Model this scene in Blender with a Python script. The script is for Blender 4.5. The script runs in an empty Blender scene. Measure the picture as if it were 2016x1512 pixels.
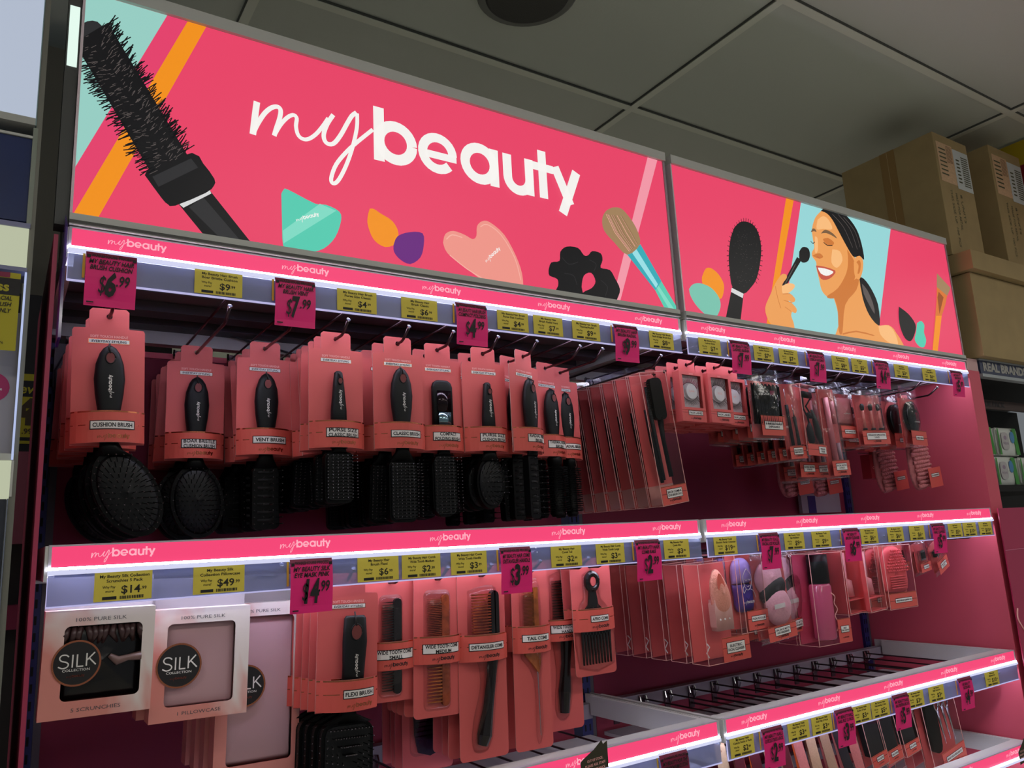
import bpy, math, random
from mathutils import Vector, Matrix
random.seed(7)
S = bpy.context.scene
COL = S.collection
PI = math.pi

# ------------------------------------------------------------------ camera, world, light, exposure
CF = 1546.169                                   # focal length in pixels of the 2016 px wide frame
CP = Vector((-0.0495258, -1.19620482, 1.60873048))
CR = Vector((0.83925584, -0.54132738, -0.05113016))
CU = Vector((-0.06470993, -0.19280346, 0.97910135))
CD = Vector((0.53987244, 0.8184079, 0.19684069))
cam = bpy.data.cameras.new('camera'); cam.sensor_fit = 'HORIZONTAL'; cam.sensor_width = 36.0
cam.lens = 36.0 * CF / 2016.0; cam.clip_start = 0.02; cam.clip_end = 60
co = bpy.data.objects.new('camera', cam); COL.objects.link(co)
co.matrix_world = Matrix(((CR.x, CU.x, -CD.x, CP.x), (CR.y, CU.y, -CD.y, CP.y), (CR.z, CU.z, -CD.z, CP.z), (0, 0, 0, 1)))
S.camera = co
W = bpy.data.worlds.new('store'); S.world = W; W.use_nodes = True
W.node_tree.nodes['Background'].inputs[0].default_value = (0.75, 0.8, 0.85, 1)
W.node_tree.nodes['Background'].inputs[1].default_value = 0.20
S.view_settings.view_transform = 'Standard'; S.view_settings.look = 'None'
S.view_settings.exposure = 0.0; S.view_settings.gamma = 1.0
S.cycles.transparent_max_bounces = 20
S.cycles.max_bounces = 6
S.cycles.glossy_bounces = 3
LED_STRENGTH = 15.0
AISLE_STRENGTH = 3.1

# the header signs are flat prints on the plane y = 0; their artwork is drawn in the units of a tracing and
# this fixed table turns tracing units into metres on that plane (it does not depend on the camera above)
TRX = (0.000618948144, 4.07480728e-05, -0.0927370949)
TRZ = (-0.000559667642, -0.000517047541, 2.39606624)
TRW = (-0.00032506386, 0.000115777329, 1)
def P(a, b, y=0.0):
    w = TRW[0] * a + TRW[1] * b + TRW[2]
    return ((TRX[0] * a + TRX[1] * b + TRX[2]) / w, (TRZ[0] * a + TRZ[1] * b + TRZ[2]) / w)

# ------------------------------------------------------------------ materials
def lin(c):
    return tuple(((v / 255) / 12.92 if v / 255 <= .04045 else ((v / 255 + .055) / 1.055) ** 2.4) for v in c) + (1,)
MATS = {}
def mat(name, c, rough=.5, metal=0, emit=0, noise=0, bump=0, scale=40, spec=.5, ecol=None, coat=0, sheen=0):
    if name in MATS: return MATS[name]
    m = bpy.data.materials.new(name); m.use_nodes = True; N = m.node_tree.nodes; L = m.node_tree.links
    b = N['Principled BSDF']
    b.inputs['Base Color'].default_value = lin(c); b.inputs['Roughness'].default_value = rough
    b.inputs['Metallic'].default_value = metal; b.inputs['Specular IOR Level'].default_value = spec
    b.inputs['Coat Weight'].default_value = coat
    b.inputs['Sheen Weight'].default_value = sheen
    if emit:
        b.inputs['Emission Color'].default_value = lin(ecol or c); b.inputs['Emission Strength'].default_value = emit
        if not ecol:
            k = lin(c); b.inputs['Base Color'].default_value = (k[0] * .04, k[1] * .04, k[2] * .04, 1)
            b.inputs['Roughness'].default_value = .35; b.inputs['Specular IOR Level'].default_value = .2
    if noise or bump:
        tc = N.new('ShaderNodeTexCoord'); n = N.new('ShaderNodeTexNoise'); n.inputs['Scale'].default_value = scale
        n.inputs['Detail'].default_value = 3
        L.new(tc.outputs['Object'], n.inputs['Vector'])
        if noise:
            r = N.new('ShaderNodeValToRGB'); k = lin(c)
            r.color_ramp.elements[0].position = .3; r.color_ramp.elements[1].position = .7
            r.color_ramp.elements[0].color = tuple(v * (1 - noise) for v in k[:3]) + (1,)
            r.color_ramp.elements[1].color = tuple(min(1, v * (1 + noise)) for v in k[:3]) + (1,)
            L.new(n.outputs['Fac'], r.inputs['Fac']); L.new(r.outputs['Color'], b.inputs['Base Color'])
        if bump:
            bp = N.new('ShaderNodeBump'); bp.inputs['Strength'].default_value = bump; bp.inputs['Distance'].default_value = .002
            L.new(n.outputs['Fac'], bp.inputs['Height']); L.new(bp.outputs['Normal'], b.inputs['Normal'])
    MATS[name] = m; return m
def clear(name, tint=(1, 1, 1), opac=.06, rough=.08, bump=0, scale=60, fres=.25, dcol=None, gl=(1, 1, 1)):
    """thin see-through plastic: mostly transparent, with a glossy skin that is stronger at grazing angles"""
    if name in MATS: return MATS[name]
    m = bpy.data.materials.new(name); m.use_nodes = True; N = m.node_tree.nodes; L = m.node_tree.links
    N.remove(N['Principled BSDF']); out = N['Material Output']
    t = N.new('ShaderNodeBsdfTransparent'); t.inputs[0].default_value = tuple(tint) + (1,)
    g = N.new('ShaderNodeBsdfGlossy'); g.inputs['Roughness'].default_value = rough; g.inputs['Color'].default_value = tuple(gl) + (1,)
    lw = N.new('ShaderNodeLayerWeight'); lw.inputs['Blend'].default_value = fres
    ma = N.new('ShaderNodeMath'); ma.operation = 'MULTIPLY_ADD'; ma.inputs[1].default_value = .6; ma.inputs[2].default_value = opac; ma.use_clamp = True
    L.new(lw.outputs['Fresnel'], ma.inputs[0])
    mx = N.new('ShaderNodeMixShader'); L.new(ma.outputs[0], mx.inputs[0]); L.new(t.outputs[0], mx.inputs[1]); L.new(g.outputs[0], mx.inputs[2])
    last = mx
    if dcol:
        d = N.new('ShaderNodeBsdfDiffuse'); d.inputs[0].default_value = lin(dcol[:3])
        m2 = N.new('ShaderNodeMixShader'); m2.inputs[0].default_value = dcol[3]
        L.new(mx.outputs[0], m2.inputs[1]); L.new(d.outputs[0], m2.inputs[2]); last = m2
    if bump:
        tc = N.new('ShaderNodeTexCoord'); n = N.new('ShaderNodeTexNoise'); n.inputs['Scale'].default_value = scale; n.inputs['Distortion'].default_value = 1.5
        L.new(tc.outputs['Object'], n.inputs['Vector'])
        bp = N.new('ShaderNodeBump'); bp.inputs['Strength'].default_value = bump; bp.inputs['Distance'].default_value = .01
        L.new(n.outputs['Fac'], bp.inputs['Height']); L.new(bp.outputs['Normal'], g.inputs['Normal']); L.new(bp.outputs['Normal'], lw.inputs['Normal'])
    L.new(last.outputs[0], out.inputs[0])
    MATS[name] = m; return m

CORAL = mat('coral_card', (212, 92, 90), .55, noise=.03, scale=12)
CORAL_D = mat('coral_edge', (205, 160, 150), .6)
BAND = mat('coral_band', (214, 88, 78), .4)
GOLD = mat('rose_gold_foil', (215, 130, 95), .22, 1)
INK = mat('black_ink', (22, 18, 20), .6)
WHITE = mat('white_print', (232, 228, 224), .5)
PALE = mat('pale_pink_print', (244, 178, 172), .5)
RUBBER = mat('black_rubber', (14, 15, 18), .48, spec=.3)
BLACKP = mat('black_plastic', (4, 4, 5), .42, spec=.16)
BRISTLE = mat('black_bristle', (5, 5, 6), .5, spec=.2)
TIPM = mat('bristle_tip', (80, 74, 74), .25)
CHROME = mat('chrome', (190, 190, 195), .12, 1)
HOOKM = mat('hook_steel', (84, 66, 72), .28, 1)
GREYM = mat('grey_aluminium', (196, 198, 192), .5)
SHELFW = mat('white_powder_coat', (205, 204, 200), .45)
SHELFG = mat('grey_powder_coat', (88, 80, 84), .5)
PINKPANEL = mat('pink_laminate', (216, 88, 108), .55, noise=.02, scale=3)
PINKBACK = mat('raspberry_back_panel', (138, 34, 60), .7, noise=.02, scale=3)
LEDM = mat('led_tube', (235, 235, 255), .3, emit=LED_STRENGTH, ecol=(232, 232, 255))
LIT_PINK = mat('lit_pink', (243, 70, 118), emit=1.0)
LIT_WHITE = mat('lit_white_letters', (255, 172, 190), emit=1.0)
YELLOW = mat('ticket_yellow', (228, 208, 78), .6, noise=.03, scale=30)
YELLOW_E = mat('ticket_yellow_edge', (230, 190, 60), .6)
MAG = mat('ticket_magenta', (248, 28, 128), .5)
MAG_D = mat('ticket_magenta_fold', (128, 14, 62), .5)
TINK = mat('ticket_ink', (34, 30, 12), .6)
CLEAR = clear('clear_pvc', (.97, .95, .95), .03, .06, fres=.17)
BAGM = clear('wrinkled_clear_film', (.97, .96, .97), .035, .16, bump=.5, scale=14, fres=.30)
FILM = clear('flat_window_film', (.98, .97, .97), .0, .05, fres=.05)
BLIST = clear('blister_film', (.97, .95, .95), .02, .12, bump=.1, scale=50, fres=.14)
HOLDER = clear('ticket_holder_clear', (.74, .78, .9), .08, .2, fres=.2, dcol=(158, 164, 204, .45))
EDGE = mat('edge_lit_acrylic', (206, 202, 250), .25, emit=.75)
BLUEP = mat('blue_upright_steel', (28, 34, 98), .45)
SATIN_K = mat('black_satin', (8, 6, 8), .25, bump=1.0, scale=26)
SATIN_P = mat('pink_satin', (205, 165, 172), .3, bump=.25, scale=8)
SILKBOX = None
DARK = mat('dark_void', (14, 13, 14), .8)

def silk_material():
    m = bpy.data.materials.new('silk_print_led_falloff'); m.use_nodes = True; N = m.node_tree.nodes; L = m.node_tree.links
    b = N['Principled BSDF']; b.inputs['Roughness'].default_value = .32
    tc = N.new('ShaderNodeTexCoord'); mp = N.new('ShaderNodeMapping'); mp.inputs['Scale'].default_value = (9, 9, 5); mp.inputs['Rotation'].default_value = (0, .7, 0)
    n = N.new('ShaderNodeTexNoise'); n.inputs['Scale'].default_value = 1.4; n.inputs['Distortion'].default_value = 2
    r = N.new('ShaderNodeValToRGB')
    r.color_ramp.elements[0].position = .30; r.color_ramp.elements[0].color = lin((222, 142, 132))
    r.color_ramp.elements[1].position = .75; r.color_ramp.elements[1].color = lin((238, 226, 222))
    sx = N.new('ShaderNodeSeparateXYZ'); L.new(tc.outputs['Object'], sx.inputs[0])  # slope across and down paints the LED falloff into the printed silk colour
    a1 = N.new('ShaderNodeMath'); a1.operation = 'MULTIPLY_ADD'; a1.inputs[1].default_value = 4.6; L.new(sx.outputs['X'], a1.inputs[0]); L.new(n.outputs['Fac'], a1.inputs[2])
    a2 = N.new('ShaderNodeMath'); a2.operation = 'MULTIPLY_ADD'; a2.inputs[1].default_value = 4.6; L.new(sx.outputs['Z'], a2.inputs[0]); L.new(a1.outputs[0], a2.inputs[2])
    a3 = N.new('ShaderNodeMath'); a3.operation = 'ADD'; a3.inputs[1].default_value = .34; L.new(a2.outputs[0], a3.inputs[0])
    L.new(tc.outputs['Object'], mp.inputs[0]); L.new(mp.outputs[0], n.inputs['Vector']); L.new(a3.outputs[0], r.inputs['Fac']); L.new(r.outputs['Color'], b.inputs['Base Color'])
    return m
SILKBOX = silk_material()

# ------------------------------------------------------------------ mesh helpers
TXT = {}
def text_geo(s, bold=0.0, shear=0.0):
    k = (s, bold, shear)
    if k not in TXT:
        cu = bpy.data.curves.new('txt', 'FONT'); cu.body = s; cu.size = 1; cu.resolution_u = 2; cu.offset = bold; cu.shear = shear
        o = bpy.data.objects.new('txt', cu); m = bpy.data.meshes.new_from_object(o)
        vs = [(v.co.x, v.co.y) for v in m.vertices]; fs = [tuple(p.vertices) for p in m.polygons]
        bpy.data.objects.remove(o); bpy.data.curves.remove(cu); bpy.data.meshes.remove(m)
        x0 = min([v[0] for v in vs] or [0]); x1 = max([v[0] for v in vs] or [1])
        TXT[k] = (vs, fs, x0, x1)
    return TXT[k]

def ribbon_pts(path, wid):
    out = []; n = len(path)
    for i in range(n):
        a = path[max(0, i - 1)]; b = path[min(n - 1, i + 1)]
        dx, dz = b[0] - a[0], b[1] - a[1]; l = math.hypot(dx, dz) or 1
        w = wid[i] if isinstance(wid, (list, tuple)) else wid
        out.append(((path[i][0] - dz / l * w / 2, path[i][1] + dx / l * w / 2), (path[i][0] + dz / l * w / 2, path[i][1] - dx / l * w / 2)))
    return out
def smooth(pts, k=4):
    out = []; n = len(pts)
    for i in range(n - 1):
        p0 = pts[max(0, i - 1)]; p1 = pts[i]; p2 = pts[i + 1]; p3 = pts[min(n - 1, i + 2)]
        for j in range(k):
            t = j / k
            out.append(tuple(.5 * ((2 * p1[a]) + (-p0[a] + p2[a]) * t + (2 * p0[a] - 5 * p1[a] + 4 * p2[a] - p3[a]) * t * t + (-p0[a] + 3 * p1[a] - 3 * p2[a] + p3[a]) * t ** 3) for a in range(len(p1))))
    out.append(pts[-1]); return out
def arc(cx, cz, r, a0, a1, n=20):
    return [(cx + r * math.cos(math.radians(a0 + (a1 - a0) * i / n)), cz + r * math.sin(math.radians(a0 + (a1 - a0) * i / n))) for i in range(n + 1)]
LOGO = None
def logo_quads():
    """the word mark: a brush-script 'my' running into a round geometric 'beauty'; returns quads, width 1"""
    global LOGO
    if LOGO: return LOGO
    st = []
    def s(p, w, sm=True): st.append((smooth(p) if sm else p, w))
    s([(.265, .3374), (.2627, .3155), (.2592, .2773)], .0105)
    s([(.2599, .2803), (.2666, .2982), (.2774, .3195), (.2884, .3328), (.2985, .3377), (.3039, .333), (.3025, .3181), (.2966, .2959), (.2937, .2837)], .0078)
    s([(.2944, .2863), (.3037, .306), (.315, .3223), (.3253, .3301), (.3311, .3258), (.33, .3109), (.3332, .2963), (.3409, .2904), (.3511, .2925), (.3637, .3041), (.3757, .3217), (.3863, .3407)], .0068)
    s([(.3953, .3496), (.3846, .3296), (.3781, .3087), (.3804, .2957), (.3885, .2922), (.3978, .2979), (.409, .3158), (.4208, .3405), (.4294, .3568), (.438, .3657)], .0078)
    s([(.4392, .3647), (.4384, .3373), (.4308, .3006), (.4201, .2659), (.4083, .2378), (.3993, .2237), (.3921, .2221), (.3913, .2327), (.3996, .2568), (.4161, .282), (.4372, .3074), (.4684, .3407)], .007)
    w = .0205
    s([(.480, .388), (.480, .2835)], w, False); s(arc(.5125, .3252, .0325, 0, 360, 28), w, False)
    s(arc(.598, .3258, .0315, 0, 318, 24), w * .9, False); s([(.572, .3215), (.6375, .3215)], w * .72, False)
    s(arc(.689, .3265, .0325, 0, 360, 28), w, False); s([(.7215, .364), (.7215, .2855)], w, False)
    s([(.7525, .363), (.7525, .315)] + arc(.7785, .316, .026, 180, 360, 14) + [(.8045, .363)], w, False); s([(.8045, .363), (.8045, .2845)], w * .98, False)
    s([(.838, .390), (.838, .2855)], w, False); s([(.8125, .353), (.8655, .353)], w * .85, False)
    s([(.870, .362), (.9045, .284)], w * 1.05, False); s([(.926, .362), (.8835, .2615)], w * 1.05, False)
    Q = []
    for p, wd in st:
        rp = ribbon_pts(p, wd)
        for i in range(len(rp) - 1):
            Q.append([((x - .6) / .678, (z - .325) / .678) for x, z in (rp[i][0], rp[i][1], rp[i + 1][1], rp[i + 1][0])])
    LOGO = Q; return Q

class MB:
    def __init__(s): s.v = []; s.f = []; s.m = []; s.mats = []
    def mi(s, m):
        if m not in s.mats: s.mats.append(m)
        return s.mats.index(m)
    def add(s, vs, fs, m):
        o = len(s.v); k = s.mi(m); s.v += [tuple(v) for v in vs]
        for f in fs: s.f.append(tuple(i + o for i in f)); s.m.append(k)
        return s
    def box(s, x0, x1, y0, y1, z0, z1, m):
        return s.add([(x0, y0, z0), (x1, y0, z0), (x1, y1, z0), (x0, y1, z0), (x0, y0, z1), (x1, y0, z1), (x1, y1, z1), (x0, y1, z1)],
                     [(0, 1, 5, 4), (1, 2, 6, 5), (2, 3, 7, 6), (3, 0, 4, 7), (4, 5, 6, 7), (3, 2, 1, 0)], m)
    def prism(s, poly, y0, y1, m, mside=None):
        n = len(poly)
        s.add([(x, y0, z) for x, z in poly] + [(x, y1, z) for x, z in poly], [tuple(range(n)), tuple(range(2 * n - 1, n - 1, -1))], m)
        s.add([(x, y0, z) for x, z in poly] + [(x, y1, z) for x, z in poly], [(i, i + n, (i + 1) % n + n, (i + 1) % n) for i in range(n)], mside or m)
        return s
    def flat(s, poly, y, m, ym=None):
        if len(poly) < 3: return s
        return s.add([(x, y + (ym(x) if ym else 0), z) for x, z in poly], [tuple(range(len(poly)))], m)
    def rect(s, x0, x1, z0, z1, y, m, ym=None, n=1):
        if ym: n = 8
        for i in range(n):
            a = x0 + (x1 - x0) * i / n; b = x0 + (x1 - x0) * (i + 1) / n
            s.flat([(a, z0), (b, z0), (b, z1), (a, z1)], y, m, ym)
        return s
    def cyl(s, p0, p1, r, m, n=8, r1=None):
        p0 = Vector(p0); p1 = Vector(p1); d = (p1 - p0).normalized()
        a = d.orthogonal().normalized(); b = d.cross(a); r1 = r if r1 is None else r1
        vs = []
        for q, rr in ((p0, r), (p1, r1)):
            for i in range(n):
                t = 2 * PI * i / n; vs.append(q + (a * math.cos(t) + b * math.sin(t)) * rr)
        return s.add(vs, [(i, (i + 1) % n, (i + 1) % n + n, i + n) for i in range(n)] + [tuple(range(n - 1, -1, -1)), tuple(range(n, 2 * n))], m)
    def tube(s, path, r, m, n=8):
        path = [Vector(p) for p in path]; vs = []; a = None
        for i, q in enumerate(path):
            d = (path[min(i + 1, len(path) - 1)] - path[max(i - 1, 0)]).normalized()
            a = (a - d * a.dot(d)).normalized() if a else d.orthogonal().normalized()
            b = d.cross(a)
            rr = r[i] if isinstance(r, (list, tuple)) else r
            for k in range(n):
                t = 2 * PI * k / n; vs.append(q + (a * math.cos(t) + b * math.sin(t)) * rr)
        fs = [(j * n + i, j * n + (i + 1) % n, (j + 1) * n + (i + 1) % n, (j + 1) * n + i) for j in range(len(path) - 1) for i in range(n)]
        fs += [tuple(range(n - 1, -1, -1)), tuple(range((len(path) - 1) * n, len(path) * n))]
        return s.add(vs, fs, m)
    def loft(s, secs, m, n=20, p=2.0):
        """stack of super-ellipse sections (z, cx, cy, rx, ry)"""
        vs = []
        for z, cx, cy, rx, ry in secs:
            for k in range(n):
                t = 2 * PI * k / n; c, d = math.cos(t), math.sin(t)
                vs.append((cx + rx * math.copysign(abs(c) ** (2 / p), c), cy + ry * math.copysign(abs(d) ** (2 / p), d), z))
        fs = [(j * n + i, j * n + (i + 1) % n, (j + 1) * n + (i + 1) % n, (j + 1) * n + i) for j in range(len(secs) - 1) for i in range(n)]
        fs += [tuple(range(n - 1, -1, -1)), tuple(range((len(secs) - 1) * n, len(secs) * n))]
        return s.add(vs, fs, m)
    def dome(s, poly, y0, h, m, steps=4, cx=None, cz=None):
        """a pillow: outline poly at y0 swelling forward (towards -y) by h"""
        n = len(poly); cx = sum(p[0] for p in poly) / n if cx is None else cx; cz = sum(p[1] for p in poly) / n if cz is None else cz
        vs = []; 
        for j in range(steps + 1):
            t = j / steps * PI / 2; k = math.cos(t) * .92 + .08 if j < steps else .02
            for x, z in poly: vs.append((cx + (x - cx) * k, y0 - h * math.sin(t), cz + (z - cz) * k))
        fs = [(j * n + i, (j + 1) * n + i, (j + 1) * n + (i + 1) % n, j * n + (i + 1) % n) for j in range(steps) for i in range(n)]
        fs += [tuple(range(n)), tuple(range(steps * n, steps * n + n))]
        return s.add(vs, fs, m)
    def text(s, t, cx, z, h, m, y=0, align='c', bold=0, shear=0, width=None, ym=None, sx=1, rot=0):
        vs, fs, x0, x1 = text_geo(t, bold, shear); k = h / .70; w = (x1 - x0) * k * sx
        if width: sx = sx * width / w; w = width
        ox = {'c': -w / 2, 'l': 0, 'r': -w}[align]; cr, sr = math.cos(rot), math.sin(rot); out = []
        for a, b in vs:
            u = ox + (a - x0) * k * sx; q = b * k; X = cx + u * cr - q * sr
            out.append((X, y + (ym(X) if ym else 0), z + u * sr + q * cr))
        return s.add(out, fs, m)
    def logo(s, cx, cz, w, m, y=0, ym=None, rot=0, hs=1.0):
        cr, sr = math.cos(rot), math.sin(rot); vs = []; fs = []
        for q in logo_quads():
            o = len(vs)
            for a, b in q:
                a *= w; b *= w * hs; X = cx + a * cr - b * sr; vs.append((X, y + (ym(X) if ym else 0), cz + a * sr + b * cr))
            fs.append((o, o + 1, o + 2, o + 3))
        return s.add(vs, fs, m)
    def ribbon(s, path, w, m, y=0, ym=None):
        rp = ribbon_pts(path, w); vs = [(x, y + (ym(x) if ym else 0), z) for pr in rp for x, z in pr]
        return s.add(vs, [(2 * i, 2 * i + 1, 2 * i + 3, 2 * i + 2) for i in range(len(rp) - 1)], m)
    def build(s, name, parent=None, smooth_=False, mods=None):
        me = bpy.data.meshes.new(name); me.from_pydata(s.v, [], s.f); me.update()
        for m in s.mats: me.materials.append(m)
        me.polygons.foreach_set('material_index', s.m)
        if smooth_:
            me.polygons.foreach_set('use_smooth', [len(f) < 5 for f in s.f])
        o = bpy.data.objects.new(name, me); COL.objects.link(o)
        if parent: o.parent = parent
        if mods == 'bevel':
            b = o.modifiers.new('bevel', 'BEVEL'); b.width = .0015; b.segments = 2; b.limit_method = 'ANGLE'
        return o

def tag(o, label=None, cat=None, group=None, kind=None):
    if label: o['label'] = label
    if cat: o['category'] = cat
    if group: o['group'] = group
    if kind: o['kind'] = kind
    return o
def thing(name, loc=(0, 0, 0), label=None, cat=None, group=None):
    o = bpy.data.objects.new(name, None); o.empty_display_size = .02; COL.objects.link(o); o.location = loc
    return tag(o, label, cat, group)
def copy_tree(o, parent=None):
    c = o.copy(); COL.objects.link(c)
    if parent: c.parent = parent
    for ch in list(o.children): copy_tree(ch, c)
    return c
def rrect(x0, x1, z0, z1, r, n=4):
    out = []
    for cx, cz, a in ((x1 - r, z1 - r, 0), (x0 + r, z1 - r, 90), (x0 + r, z0 + r, 180), (x1 - r, z0 + r, 270)):
        for i in range(n + 1):
            t = math.radians(a + 90 * i / n); out.append((cx + r * math.cos(t), cz + r * math.sin(t)))
    return out
def ellipse(cx, cz, rx, rz, n=24, rot=0):
    c, s = math.cos(rot), math.sin(rot)
    return [(cx + rx * math.cos(2 * PI * i / n) * c - rz * math.sin(2 * PI * i / n) * s, cz + rx * math.cos(2 * PI * i / n) * s + rz * math.sin(2 * PI * i / n) * c) for i in range(n)]
def holed(poly, cx, cz, r, n=12):
    """outline with a round hole, joined by a slit from the outline's highest point nearest the hole"""
    i0 = min(range(len(poly)), key=lambda i: (poly[i][0] - cx) ** 2 + (poly[i][1] - cz) ** 2)
    p = poly[i0:] + poly[:i0]
    a0 = math.atan2(p[0][1] - cz, p[0][0] - cx)
    area = sum(p[i][0] * p[(i + 1) % len(p)][1] - p[(i + 1) % len(p)][0] * p[i][1] for i in range(len(p)))
    sg = -1 if area > 0 else 1
    hole = [(cx + r * math.cos(a0 + sg * 2 * PI * i / n), cz + r * math.sin(a0 + sg * 2 * PI * i / n)) for i in range(n + 1)]
    return p + [p[0]] + hole
def clip(poly, x0, x1, z0, z1):
    for ax, lim, sgn in ((0, x0, 1), (0, x1, -1), (1, z0, 1), (1, z1, -1)):
        out = []
        for i in range(len(poly)):
            a, b = poly[i], poly[(i + 1) % len(poly)]
            ia = (a[ax] - lim) * sgn >= 0; ib = (b[ax] - lim) * sgn >= 0
            if ia: out.append(a)
            if ia != ib:
                t = (lim - a[ax]) / (b[ax] - a[ax]); out.append((a[0] + t * (b[0] - a[0]), a[1] + t * (b[1] - a[1])))
        poly = out
        if not poly: return []
    return poly

ORD = ['front', 'second', 'third', 'fourth', 'fifth', 'sixth', 'seventh', 'eighth', 'ninth', 'tenth', 'eleventh', 'twelfth']
# ------------------------------------------------------------------ the setting
def struct(name, mb):
    return tag(mb.build(name), kind='structure')
CEILT = mat('ceiling_tile', (204, 210, 198), .85, bump=.15, scale=150)
CEILB = mat('ceiling_grid_bar', (226, 230, 214), .6)
CEILS = mat('ceiling_bar_shadow', (84, 86, 80), .8)  # shadow along one edge of each grid bar, painted as a dark strip
m = MB(); m.box(-6, 9, -6, 7, 2.985, 3.05, CEILT)
for k in range(-6, 7):
    x = 1.61 + 1.2 * k; m.box(x - .012, x + .012, -6, 7, 2.977, 2.986, CEILB); m.box(x - .0155, x - .012, -6, 7, 2.979, 2.986, CEILS)
for k in range(-9, 12):
    y = .525 + .605 * k; m.box(-6, 9, y - .012, y + .012, 2.9772, 2.986, CEILB); m.box(-6, 9, y - .0155, y - .012, 2.979, 2.986, CEILS)
struct('ceiling', m)
m = MB(); m.box(-6, 9, -6, 7, -.06, 0, mat('vinyl_floor', (200, 198, 190), .35, noise=.04, scale=6)); struct('floor', m)
m = MB(); m.box(-6, 9, 6.9, 7, 0, 2.985, mat('far_wall_paint', (60, 58, 54), .9)); struct('wall_back', m)
# aisle luminaires behind the photographer
LUM = mat('aisle_light_diffuser', (255, 250, 240), .5, emit=AISLE_STRENGTH * 3, ecol=(255, 250, 242))
for i, (x, y) in enumerate(((-1.0, -1.75), (1.1, -1.75), (3.2, -1.75), (5.2, -1.75), (.1, -3.6), (2.4, -3.6))):
    t = thing('aisle_light', (x, y, 2.97), 'long ceiling light behind the photographer, %s of the %s row' % (ORD[i % 4] if i % 4 else 'first', 'nearer' if i < 4 else 'farther'), 'ceiling light', 'aisle ceiling lights')
    a = MB(); a.box(-.62, .62, -.16, .16, -.03, .004, GREYM); a.build('housing', t)
    a = MB(); a.box(-.6, .6, -.14, .14, -.036, -.0305, LUM); a.build('diffuser', t)
for i, (x, y) in enumerate(((-1.6, 2.6), (.6, 2.6), (2.8, 2.6), (5.0, 2.6), (-2.5, 4.6), (0, 4.6), (2.5, 4.6), (5.0, 4.6))):  # unseen lamps added beyond the display to brighten the ceiling by floor bounce
    t = thing('added_rear_light', (x, y, 2.97), 'added unseen ceiling light beyond the display, %s of the %s row' % (ORD[i % 4] if i % 4 else 'first', 'nearer' if i < 4 else 'farther'), 'ceiling light', 'added unseen lights beyond the display')
    a = MB(); a.box(-.62, .62, -.16, .16, -.03, .004, GREYM); a.build('housing', t)
    a = MB(); a.box(-.6, .6, -.14, .14, -.036, -.0305, LUM); a.build('diffuser', t)
# ceiling speaker
t = thing('ceiling_speaker', (1.0, .23, 2.985), 'round perforated grey speaker set in the ceiling above the lit sign', 'speaker')
a = MB(); a.loft([(-.002, 0, 0, .13, .13), (-.010, 0, 0, .13, .13), (-.016, 0, 0, .122, .122)], mat('speaker_rim', (112, 114, 108), .6), n=40); a.build('rim', t, True)
a = MB(); a.loft([(-.0165, 0, 0, .108, .108), (-.021, 0, 0, .10, .10)], mat('speaker_grille', (72, 72, 68), .8, bump=.8, scale=300), n=40); a.build('grille', t, True)

# ------------------------------------------------------------------ display fixture: back panels, uprights, end panels
for k, (x0, x1) in enumerate(((.03, 1.165), (1.235, 2.37))):
    t = thing('back_panel', ((x0 + x1) / 2, .45, 0), ['raspberry pink back panel behind the hair brushes and combs', 'raspberry pink back panel behind the lashes and face tools'][k], 'panel')
    a = MB(); w = (x1 - x0) / 2; a.box(-w, w, 0, .012, .1, 2.0, PINKBACK); a.build('sheet', t)
    a = MB(); a.box(-w, w, -.003, .012, 2.0005, 2.012, PINKPANEL); a.build('top_trim', t)
for k, (x, lb) in enumerate(((.0125, 'blue slotted upright at the left end of the pink display'), (1.2, 'blue slotted upright between the two bays'), (2.372, 'blue slotted upright beside the pink end panel'))):
    t = thing('slotted_upright', (x, .44, 0), lb, 'upright', 'slotted steel uprights')
    a = MB(); w = .0125 if k != 1 else .016
    a.box(-w, w, 0, .05, .02, 2.06, BLUEP)
    for j in range(44):
        z = .95 + j * .028
        for sx in (-.45, .45): a.box(sx * w - .002, sx * w + .002, -.0006, .0005, z, z + .015, DARK)
    a.build('post', t)
    a = MB(); a.box(w + .0004, w + .012, .002, .03, .02, 2.0, SHELFG); a.build('white_edge_strip', t)
DIV = PINKPANEL
t = thing('end_panel', (2.437, .22, 0), 'tall pink end panel closing the right side of the display', 'panel')
a = MB(); a.prism([(-.035, 0), (.035, 0), (.035, 2.052), (.028, 2.087), (-.033, 2.087)], 0, 0, DIV); a = MB()
a.box(-.035, .03, -.22, .28, .02, 2.05, DIV); a.build('board', t)
a = MB(); a.box(-.0345, .0295, -.219, .28, 2.0505, 2.088, mat('pale_cap', (205, 165, 165), .5)); a.build('top_cap', t)
t = thing('end_panel', (-.005, .2, 0), 'narrow dark pink edge of the left end panel', 'panel')
a = MB(); a.box(-.003, .0025, -.2, .27, .02, 2.06, mat('dark_pink_laminate', (168, 52, 84), .45)); a.build('board', t)

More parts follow.
